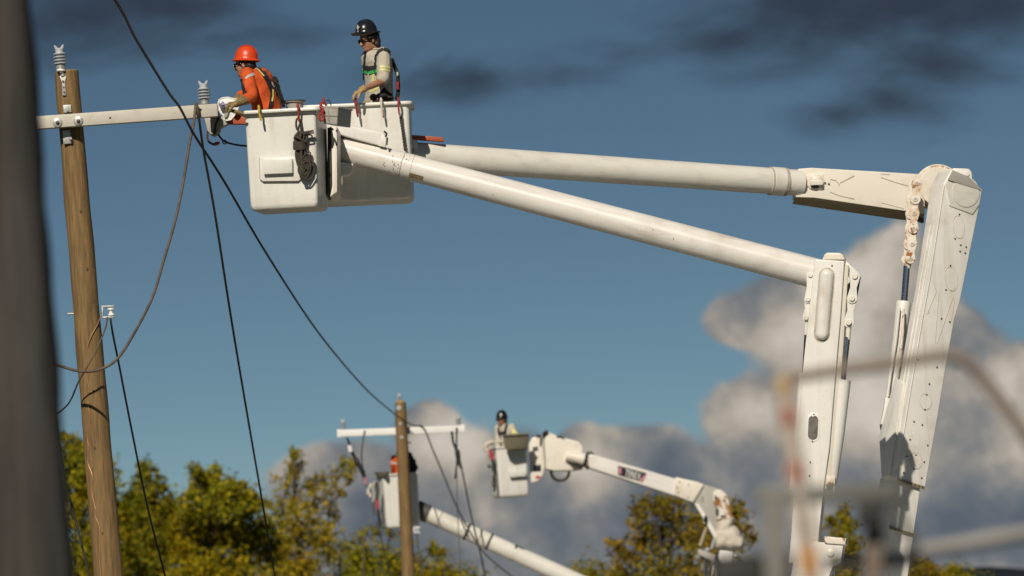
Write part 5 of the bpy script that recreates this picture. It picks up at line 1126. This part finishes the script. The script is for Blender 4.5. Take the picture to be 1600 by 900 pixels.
# --- worker in khaki, second bucket: upright, looking down, gloved hand at the rim
DV = 58.42
F2 = Vector((-.86, -.50, 0)).normalized()
N2 = P(587, 79, DV); PV2 = P(592, 168, DV + .04)
w2, body2, shirt2, hat2, hl2, hu2 = worker('line worker in khaki shirt and black helmet looking down in the second bucket', dict(
    neck=N2, pelvis=PV2, F=F2, floor=zB, feet=fcB + Vector((.1, dB / 2, 0)), spine=[PV2, P(592, 145, DV + .03), P(592, 115, DV + .02), P(588, 92, DV), N2],
    head=P(576.5, 62.0, DV - .04), headf=Vector((-.86, -.44, -.26)), larm=[P(598, 127, DV - .26), P(567, 139.5, DV - .44)], rarm=[P(579, 126, DV + .22), P(579, 158, DV - .02)],
    lhand=(Vector((-.86, -.12, -.44)), Vector((.05, .2, -1)), (26, 30, 34, 40), 1), rhand=(Vector((-.8, -.4, -.3)), Vector((0, -.2, -1)), (30, 34, 38, 40), -1),
    shirt='khaki', sleeve=.90, glove='glove', cuff=.02, hair=.045, hat=P(572.8, 51.5, DV - .04), hatf=Vector((-.88, -.42, -.10)), hatm='hatblack', brim=.150, hath=.134, dome=.116, asp=.86, seed=4.1))
tr2 = bvh_of(shirt2)
b = B(); strip(b, tr2, [(572, 80), (570, 90), (569.5, 100), (569, 106)], .038, .0025, .002); strip(b, tr2, [(599, 76.5), (592, 80), (588, 88), (587, 98), (587.5, 108)], .042, .0025, .002); strip(b, tr2, [(599, 76.5), (606, 79), (611, 85), (613, 92)], .045, .004, .003)
strip(b, tr2, [(568, 106), (578, 108), (588.5, 106)], .060, .006, .004); strip(b, tr2, [(569, 112), (568.5, 122), (569, 128)], .026, .004, .003)
strip(b, tr2, [(597, 140), (602, 146), (612, 153)], .07, .006, .004); obj('strap', b, 'strap', w2)
b = B(); strip(b, tr2, [(568, 111), (572, 112.5), (575, 113)], .030, .007, .008); strip(b, tr2, [(577, 114), (583, 112), (589, 111)], .030, .007, .008); obj('reflective_strip', b, 'green', w2)
b = B(); strip(b, tr2, [(594, 104), (601, 104), (609, 106)], .022, .002, .002); strip(b, tr2, [(594, 109), (601, 109), (609, 111)], .022, .002, .002); strip(b, tr2, [(583, 116), (583.5, 122), (583, 127)], .026, .002, .002); strip(b, tr2, [(578, 143), (586, 140), (592, 136)], .02, .002, .002); obj('reflective_strip', b, 'lime', w2)
b = B(); strip(b, tr2, [(602, 103.2), (602, 111.8)], .006, .001, .005); obj('strap', b, 'silver', w2)
b = B(); b.tube([P(612, 92, DV - .02), P(617, 105, DV), P(621, 116, DV), P(622, 130, DV), P(622, 145, DV), P(620, 155, DV - .05)], .024, 8, 4, ry=.016); ln = obj('lanyard', b, 'strap', w2)
b = B(); b.tube([P(621, 128, DV - .03), P(621.5, 140, DV - .03)], .018, 8); obj('lanyard_sleeve', b, 'red', ln)
b = B(); b.ell(P(621, 116, DV - .03), (.012, 0, 0), (0, .012, 0), (0, 0, .026)); obj('buckle', b, 'silver', ln)
b = B(); b.ell(P(596, 150, DV - .20), (PX(9, DV), 0, 0), (0, .05, 0), (0, 0, PX(4, DV))); b.ell(P(583, 152, DV - .2), (PX(5, DV), 0, 0), (0, .05, 0), (0, 0, PX(5, DV))); b.ell(P(607, 153, DV - .16), (PX(8, DV), 0, 0), (0, .05, 0), (0, 0, PX(3.6, DV)))
me = voxel(b, .008, 1); wrinkle(me, .008, 22, 2); finish(me, 180); place('tool_belt', me, M['strap'], w2)
# helmet lamp and pale emblem on the helmet side
hb = bvh_of(hat2)
b = B(); b.box(P(552, 52.5, DV - .10), (.022, 0, 0), (0, .03, 0), (0, 0, .013), .005); b.tube([P(553, 53, DV - .1), P(562, 54.5, DV - .17), P(574, 53.5, DV - .19), P(586, 50, DV - .15)], .006, 6, 3); obj('head_lamp', b, 'dark', hat2)
b = B(); strip(b, hb, [(558.5, 39.5), (559.5, 43), (559, 46.5)], .018, .001, .0015, 1); strip(b, hb, [(557.5, 43.5), (561.5, 42.2)], .014, .001, .0015, 1); strip(b, hb, [(560, 48), (558.5, 50)], .012, .001, .0015, 1); obj('helmet_emblem', b, 'silver', hat2)
# --- far worker in khaki
DX = DD + .05
N4 = P(788.5, 663.5, DX); PV4 = P(794, 703, DX)
w4, *_q = worker('far line worker in khaki shirt and black helmet above the lettered boom truck bucket', dict(
    vox=.014, neck=N4, pelvis=PV4, F=Vector((-.55, -.82, 0)), floor=cD.z - PX(79, DD) + .03, feet=cD, spine=[PV4, P(794, 690, DX), P(793, 676, DX), N4],
    head=P(783.8, 655.5, DX - .05), headf=Vector((-.80, -.58, -.12)), larm=[P(806, 683, DX - .20), P(800, 703, DX - .2)], rarm=[P(778, 683, DX - .05), P(778, 700, DX - .2)],
    lhand=(Vector((-.5, -.2, -.9)), Vector((0, .5, -.5)), (30, 30, 30, 30), 1), rhand=(Vector((-.5, -.2, -.9)), Vector((0, .5, -.5)), (30, 30, 30, 30), -1),
    shirt='khaki', glove='glove', hair=.02, hat=P(784.2, 652.2, DX - .03), hatf=Vector((-.85, -.5, -.03)), hatm='hatblack', brim=.135, hath=.14, dome=.115, seed=2.2))
tr4 = bvh_of(_q[1]); b = B(); strip(b, tr4, [(779, 668), (779, 676), (781, 682)], .05, .006, .005, 1.5); strip(b, tr4, [(792, 663), (790, 671), (789, 681)], .055, .006, .005, 1.5); strip(b, tr4, [(779, 675), (784, 677), (789, 675)], .06, .006, .006, 1.5); obj('strap', b, 'strap', w4)
b = B(); strip(b, tr4, [(800, 673), (806, 676), (809, 679)], .06, .003, .004, 1.5); obj('reflective_strip', b, 'lime', w4)
b = B(); strip(b, bvh_of(_q[2]), [(782.5, 646), (783, 650)], .035, .001, .002, 1); obj('helmet_emblem', b, 'silver', _q[2])
# --- far worker behind the pole, bent away from the camera
DY = DC + .05
N3 = P(628, 712, DY + .12); PV3 = P(631, 748, DY)
w3, *_q3 = worker('line worker in orange bent over behind the far wooden pole', dict(
    vox=.014, neck=N3, pelvis=PV3, F=Vector((-.25, .95, 0)), floor=cC.z - PX(84, DC) + .03, feet=cC, spine=[PV3, P(630, 733, DY - .02), P(629, 720, DY + .02), N3],
    head=P(626.5, 708, DY + .28), headf=Vector((-.2, .9, -.6)), larm=[P(614.5, 726, DY + .05), P(616, 742, DY + .2)], rarm=[P(642, 727, DY + .1), P(638, 742, DY + .25)],
    lhand=(Vector((0, .5, -.9)), Vector((0, 1, 0)), (40, 40, 40, 40), 1), rhand=(Vector((0, .5, -.9)), Vector((0, 1, 0)), (40, 40, 40, 40), -1),
    shirt='orange', glove='glovedark', hat=P(626.5, 706.5, DY + .28), hatf=Vector((-.2, .9, -.35)), hatm='hatorange', brim=.120, hath=.13, dome=.10, seed=3.2))
tr3 = bvh_of(_q3[1]); b = B(); strip(b, tr3, [(611, 722), (616, 724), (620, 724)], .045, .002, .003, 1.5); obj('reflective_strip', b, 'silver', w3)
b = B()
for px, py, rx, rz in ((640, 716, 5, 9), (644, 724, 6, 9), (647, 731, 6, 7), (641, 728, 6, 9)): b.ell(P(px, py, DY - .12), (PX(rx, DY), 0, 0), (0, .08, 0), (0, 0, PX(rz, DY)))
me = voxel(b, .02, 1); wrinkle(me, .015, 12, 2); finish(me, 180); place('harness_pad', me, M['strap'], w3)

# ================================================================== things hung on the near buckets
def hook(label, x, y, y2, D, m, m2=None, group='rope hooks hung on the bucket rims', sway=2.5):
    t = thing('rope_hook', P(x, y2, D), label, 'rope hook', group)
    lip = P(x, y, D)
    b = B(); b.tube([lip + Vector((-.012, .16, -.06)), lip + Vector((-.01, .15, .016)), lip + Vector((-.004, .07, .026)), lip + Vector((0, 0, .014)), lip + Vector((.003, -.014, -.02)), P(x + sway * .3, y + (y2 - y) * .5, D - .012), P(x + sway, y2, D - .01)], [.010, .010, .011, .012, .012, .010, .008], 8, 5); obj('loop', b, m, t)
    b = B(); b.tube([P(x + sway - .6, y2 - (y2 - y) * .42, D - .004), P(x + sway + .4, y2 - 1.5, D - .004)], [.012, .011], 8); b.ell(P(x + sway + .6, y2 - .5, D - .006), (.010, 0, 0), (0, .010, 0), (0, 0, .02), 8, 6); obj('snap', b, m2 or m, t)
    return t
DLA = 56.56; DLB = 57.98
hook('short yellow rope hook over the nearest bucket rim under the orange worker', 404.5, 168.5, 187, DLA, 'yellow')
hook('red rope hook over the nearest bucket rim holding the coiled rope', 465.5, 165.5, 189, DLA - .03, 'red', sway=1.5)
t = hook('thick red rope hook at the corner of the nearest bucket by the grey tray', 501.5, 164, 184, DLA - .12, 'red', sway=3)
b = B(); b.tube([P(500, 166, DLA - .14), P(505, 171, DLA - .15), P(502, 177, DLA - .15), P(498.5, 180, DLA - .15), P(501, 188, DLA - .15), P(505.5, 186, DLA - .15), P(504, 177, DLA - .15)], .013, 8, 4); obj('twist', b, 'red', t)
t = hook('red rope loop with a thin black cord on the second bucket rim beside the tray', 506, 157, 163, DLB - .02, 'red', sway=2)
b = B(); b.tube([P(510, 158, DLB), P(513, 156, DLB), P(516, 160, DLB - .01), P(517.5, 166, DLB - .01)], .006, 6, 4); obj('cord', b, 'dark', t)
hook('dark red rope hook on the second bucket rim below the khaki worker\'s glove', 556, 157.5, 181, DLB, 'red', sway=2.5)
hook('white and red rope hook at the middle of the second bucket rim', 595.5, 157, 182, DLB, 'redwhite', 'red', sway=2.5)
hook('red and white rope hook with a cord near the second bucket corner', 622, 156, 180, DLB - .01, 'red', 'redwhite', sway=2)
b = B()
pts = [(625, 178), (626.5, 190), (629, 205), (630.5, 218), (633, 236)]
for ph in (0, math.pi):
    q = []
    for i in range(40):
        f = i / 39 * 4; k = min(int(f), 3); x = pts[k][0] + (pts[k + 1][0] - pts[k][0]) * (f - k); y = pts[k][1] + (pts[k + 1][1] - pts[k][1]) * (f - k)
        q.append(P(x, y, DLB + .02) + Vector((math.cos(i * 1.1 + ph), math.sin(i * 1.1 + ph), 0)) * .007)
    b.tube(q, .008, 6)
tag(obj('twisted_cord', b, 'ropedark', None, 180), 'twisted dark cord hanging down the second bucket from the corner hook', 'cord')
# rope coil
rc = thing('rope_coil', P(473, 277, DLA), 'dark olive coiled rope bundle hanging on the nearest bucket face', 'rope coil')
rg = random.Random(11)
b = B(); dz = DLA + .0
b.tube([P(469, 208, dz), P(463.5, 200, dz), P(463, 189, dz - .01), P(466, 184.5, dz - .01), P(469, 190, dz - .01), P(470.5, 203, dz), P(470, 210, dz)], .0105, 8, 5); obj('hanging_loop', b, 'ropedark', rc)
b = B()
for k in range(11):
    x = 461 + k * 1.9 + rg.uniform(-.8, .8); d = dz - rg.uniform(-.01, .05); xb = 471 + (k - 5) * 1.7 + 5 + rg.uniform(-1, 1)
    b.tube([P(x + 4 - k * .5, 207 + rg.uniform(-1, 2), d), P(x - 1, 216, d), P(465 + k * 1.2, 229, d), P(x + 1, 240 + rg.uniform(-2, 2), d), P(xb - 3, 256 + rg.uniform(-4, 6), d), P(xb + 2, 268 + rg.uniform(-6, 6), d)], .0098, 7, 4)
obj('rope_strands', b, 'ropedark', rc)
b = B()
for k in range(7):
    cx, cy = 478 + rg.uniform(-4, 4), 258 + k * 1.4 + rg.uniform(-2, 2); rx, ry = rg.uniform(5, 10), rg.uniform(9, 17); d = dz - rg.uniform(0, .06); tl = rg.uniform(-.3, .3)
    b.tube([P(cx + rx * math.cos(a) + ry * math.sin(a) * tl, cy + ry * math.sin(a), d + .015 * math.sin(a * 2)) for a in [2 * math.pi * j / 22 for j in range(22)]], .0092, 7, closed=True)
obj('rope_loops', b, 'ropedark', rc)
b = B()
for k in range(6): y = 221 + k * 2.1; b.tube([P(466.5 + 9.5 * math.cos(a) + 2, y + 2.0 * math.sin(a) - math.cos(a) * 1.0, dz - .005 - .055 * math.sin(a)) for a in [2 * math.pi * j / 18 for j in range(18)]], .0095, 7, closed=True)
b.tube([P(460, 212, dz - .06), P(468, 217, dz - .07), P(477, 222, dz - .05)], .010, 7, 3); obj('rope_wrap', b, 'ropedark', rc)
b = B(); b.tube([P(470, 208, dz - .03), P(480, 206, dz - .04), P(488, 204.5, dz - .04), (P(490, 204, dz - .04))], .010, 7, 4); b.tube([P(472, 210, dz - .03), P(481, 208.5, dz - .04), P(491, 207.5, dz - .04)], .008, 7, 3); b.tube([P(478, 211, dz - .02), P(486, 211, dz - .03), P(487, 215, dz - .03), P(479, 216.5, dz - .02)], .0085, 7, 4)
b.tube([P(480, 242, dz - .02), P(482, 237.5, dz - .03), P(485, 239, dz - .03), P(483, 243, dz - .02), P(478, 246, dz)], .0075, 7, 4); b.tube([P(483, 250, dz - .02), P(486, 245.5, dz - .03), P(489, 248, dz - .03), P(486, 252, dz - .02)], .0075, 7, 4); b.tube([P(470, 262, dz - .02), P(472, 270, dz - .02), P(475, 278, dz - .02)], .009, 7, 3); obj('rope_end', b, 'ropedark', rc)
# grey tool tray on the bucket corner
tt = thing('tool_tray', P(520, 196, 56.7), 'grey plastic tool tray hung at the corner of the nearest bucket', 'tool tray', 'tool trays hung on buckets')
tr_ = [P(504, 167.5, 56.45), P(528.5, 168, 56.40), P(526.5, 195.5, 56.42), P(505, 193, 56.46)]
tbk = Vector((.125, .34, -.0))
b = B(); b.prism(tr_, tbk, .012, 3); sh = obj('tray_shell', b, 'greyplastic', tt)
b = B(); b.tube([tr_[0] + UPZ * .004, tr_[1] + UPZ * .004, tr_[1] + tbk + UPZ * .004, tr_[0] + tbk + UPZ * .004], .011, 8, closed=True); obj('tray_rim', b, 'greyplastic', tt)
b = B(); b.tube([P(504.5, 180, 56.448), P(527.5, 181, 56.405)], .004, 6); b.tube([P(513, 169, 56.43), P(513.5, 193, 56.43)], .004, 6); obj('tray_rib', b, 'greyplastic', sh)
# grey bin behind the orange worker
b = B(); q = P(460.5, 158, 57.22); b.lathe(q - UPZ * .30, UPZ, [(0, 0), (PX(11.5, 57), 0), (PX(13.5, 57), .27), (PX(16.5, 57), .285), (PX(16.5, 57), .30), (PX(13, 57), .30), (PX(11, 57), .05), (0, .05)], 28); bn = obj('tool_bucket', b, 'greyplastic', None); tag(bn, 'round grey tool bucket standing inside the nearest bucket behind the orange worker', 'tool bucket')
b = B(); b.tube([q + Vector((math.cos(2 * math.pi * k / 28), math.sin(2 * math.pi * k / 28), 0)) * PX(16.6, 57) for k in range(28)], .007, 6, closed=True); obj('rim', b, 'darkgrey', bn)
# white plastic line guard and its bolt in the gloved hand
lg = thing('line_guard', P(360, 186, 56.62), 'white plastic line guard held between the glove and the crossarm tip', 'line guard')
gp = [(340.5, 163), (342, 156.5), (347, 153), (356, 152), (366, 154.5), (377, 156), (374, 164), (371, 172), (366, 181), (361, 187), (354, 188.5), (349, 186), (350, 181), (345, 177), (341, 170)]
b = B(); b.prism([P(x, y, 56.86) for x, y in gp], (0, .03, 0), .006); gd = obj('guard_shell', b, 'whiteclean', lg)
b = B(); b.tube([P(x, y, 56.86) for x, y in gp], .007, 6, closed=True); obj('guard_rim', b, 'whiteclean', gd)
b = B(); b.prism([P(343, 160, 56.83), P(349, 158.5, 56.83), P(352, 163, 56.83), P(350, 170, 56.83), P(344, 168, 56.83), P(342, 164, 56.83)], (0, -.05, 0), .008); b.tube([P(347, 163.5, 56.78), P(357, 162.5, 56.78)], .011, 8); obj('clamp_bolt', b, mat('bluish_zinc', (.20, .19, .26), .4, metal=.5), lg)
b = B(); b.prism([P(356, 170, 56.84), P(358.5, 171, 56.84), P(354, 183, 56.84), P(352, 182, 56.84)], (0, -.012, 0)); b.prism([P(350, 178, 56.84), P(353, 176, 56.84), P(352, 184, 56.84), P(350, 183.5, 56.84)], (0, -.010, 0)); obj('slot', b, 'greyplastic', lg)
b = B(); b.tube([P(357, 171.5, 56.6), P(366, 174, 56.58), P(374, 176, 56.58), P(381, 177.5, 56.58)], [.012, .02, .02, .012], 8, 3); tag(obj('wrench', b, 'glovedark', None), 'short dark wrench hanging under the orange worker\'s glove', 'wrench')

# ================================================================== out-of-focus equipment close to the camera
DF = 14.3; FS = DF / 17.0
sm = thing('marker_pole', P(1268, 960, DF), 'blurred faded red and white marker pole close to the camera', 'marker pole')
b = B(); m0, m1 = P(1223, 588, DF), P(1281, 1000, DF); b.tube([m0, m1], .029 * FS, 16); obj('rod', b, 'fgred', sm)
for t, w, m in ((.035, .045, 'fgtan'), (.155, .05, 'fgredband'), (.36, .05, 'fgredband'), (.70, .065, 'fgorange'), (.55, .045, 'fgred')):
    b = B(); p = m0.lerp(m1, t); d = (m1 - m0).normalized(); b.lathe(p - d * w / 2, d, [(.029 * FS, 0), (.0305 * FS, .004), (.0305 * FS, w - .004), (.029 * FS, w)], 16); obj('painted_band', b, m, sm)
b = B(); g0 = m1; gl_ = Vector((g0.x, g0.y, 0)); b.tube([m1, m1.lerp(gl_, .3), gl_], .029 * FS, 12); obj('rod_foot', b, 'fgbeige', sm)
bp = thing('bent_pipe_rail', P(1600, 960, DF + 1), 'blurred tan bent pipe rail reaching across both white towers', 'pipe rail')
DG = DF + .5
b = B(); b.tube([P(1226, 592, DG), P(1300, 580, DG), P(1400, 567, DG), P(1470, 556, DG), P(1505, 562, DG), P(1530, 586, DG), P(1565, 630, DG), P(1610, 690, DG), P(1680, 790, DG)], .0195 * FS, 12, 6); obj('pipe', b, 'fgbeige', bp)
b = B(); q = P(1680, 790, DG); b.tube([q, Vector((q.x + .2, q.y, 0))], .0160 * FS, 10); obj('pipe_leg', b, 'fgbeige', bp)
fr = thing('equipment_rack', P(1300, 960, DF), 'blurred dull grey steel rack with uprights across the bottom of the towers', 'steel rack')
def bar(x0, y0, x1, y1, r, m, nm, par, D=DF, ry=None):
    b = B(); a, c = P(x0, y0, D), P(x1, y1, D); d = (c - a); s = Vector((0, 1, 0)); u = d.normalized().cross(s); r *= FS * 1.05; b.box((a + c) / 2, d / 2, s * r, u * r, .004); return obj(nm, b, m, par)
bar(1180, 776, 1405, 768, .026, 'fggrey', 'top_rail', fr)
bar(1208, 780, 1214, 1000, .030, 'fggrey', 'upright', fr, DF - .6)
bar(1366, 820, 1362, 1000, .024, 'fgbrown', 'upright', fr)
bar(1398, 780, 1432, 862, .013, 'darkgrey', 'brace', fr)
bar(1290, 880, 1435, 872, .020, 'fglight', 'lower_rail', fr, DF + .2)
b = B(); b.box(P(1359, 801, DF - .05), (.036 * FS, 0, 0), (0, .03, 0), (0, 0, .042 * FS), .004); obj('lamp_housing', b, 'dark', fr)
b = B(); b.box(P(1225, 905, DF - .1), (.03 * FS, 0, 0), (0, .03, 0), (0, 0, .08 * FS), .01); obj('block', b, 'dark', fr)
b = B(); 
for x in (1212, 1362): q = P(x, 1000, DF); b.box(Vector((q.x, q.y, q.z / 2)), (.02, 0, 0), (0, .02, 0), (0, 0, q.z / 2), .004)
obj('foot_post', b, 'fggrey', fr)
rl = thing('guard_rail', P(1500, 960, DF), 'blurred pale grey rail end in the corner beside the stepped tower', 'guard rail')
b = B(); b.tube([P(1425, 862, DF + .3), P(1520, 847, DF + .3), P(1620, 830, DF + .3), P(1720, 815, DF + .3)], .024 * FS, 12, 3); obj('rail_tube', b, 'fglight', rl)
b = B(); q = P(1650, 826, DF + .3); b.tube([q, Vector((q.x, q.y, 0))], .024 * FS, 10); obj('rail_post', b, 'fglight', rl)
eq = thing('dark_equipment_case', P(1160, 960, DF), 'blurred black case at the bottom edge by the rusty boom', 'equipment case')
b = B(); b.box(P(1152, 912, DF), (.08 * FS, 0, 0), (0, .08, 0), (0, 0, .085 * FS), .025, 3); obj('case_body', b, 'dark', eq)
b = B(); b.tube([P(1140, 886, DF - .05), P(1144, 878, DF - .05), P(1162, 877, DF - .05), P(1168, 886, DF - .05)], .007, 8, 3); obj('handle', b, 'darkgrey', eq)
b = B(); q = P(1158, 960, DF); b.box(Vector((q.x, q.y, q.z / 2)), (.04, 0, 0), (0, .04, 0), (0, 0, q.z / 2), .01); obj('stand', b, 'darkgrey', eq)
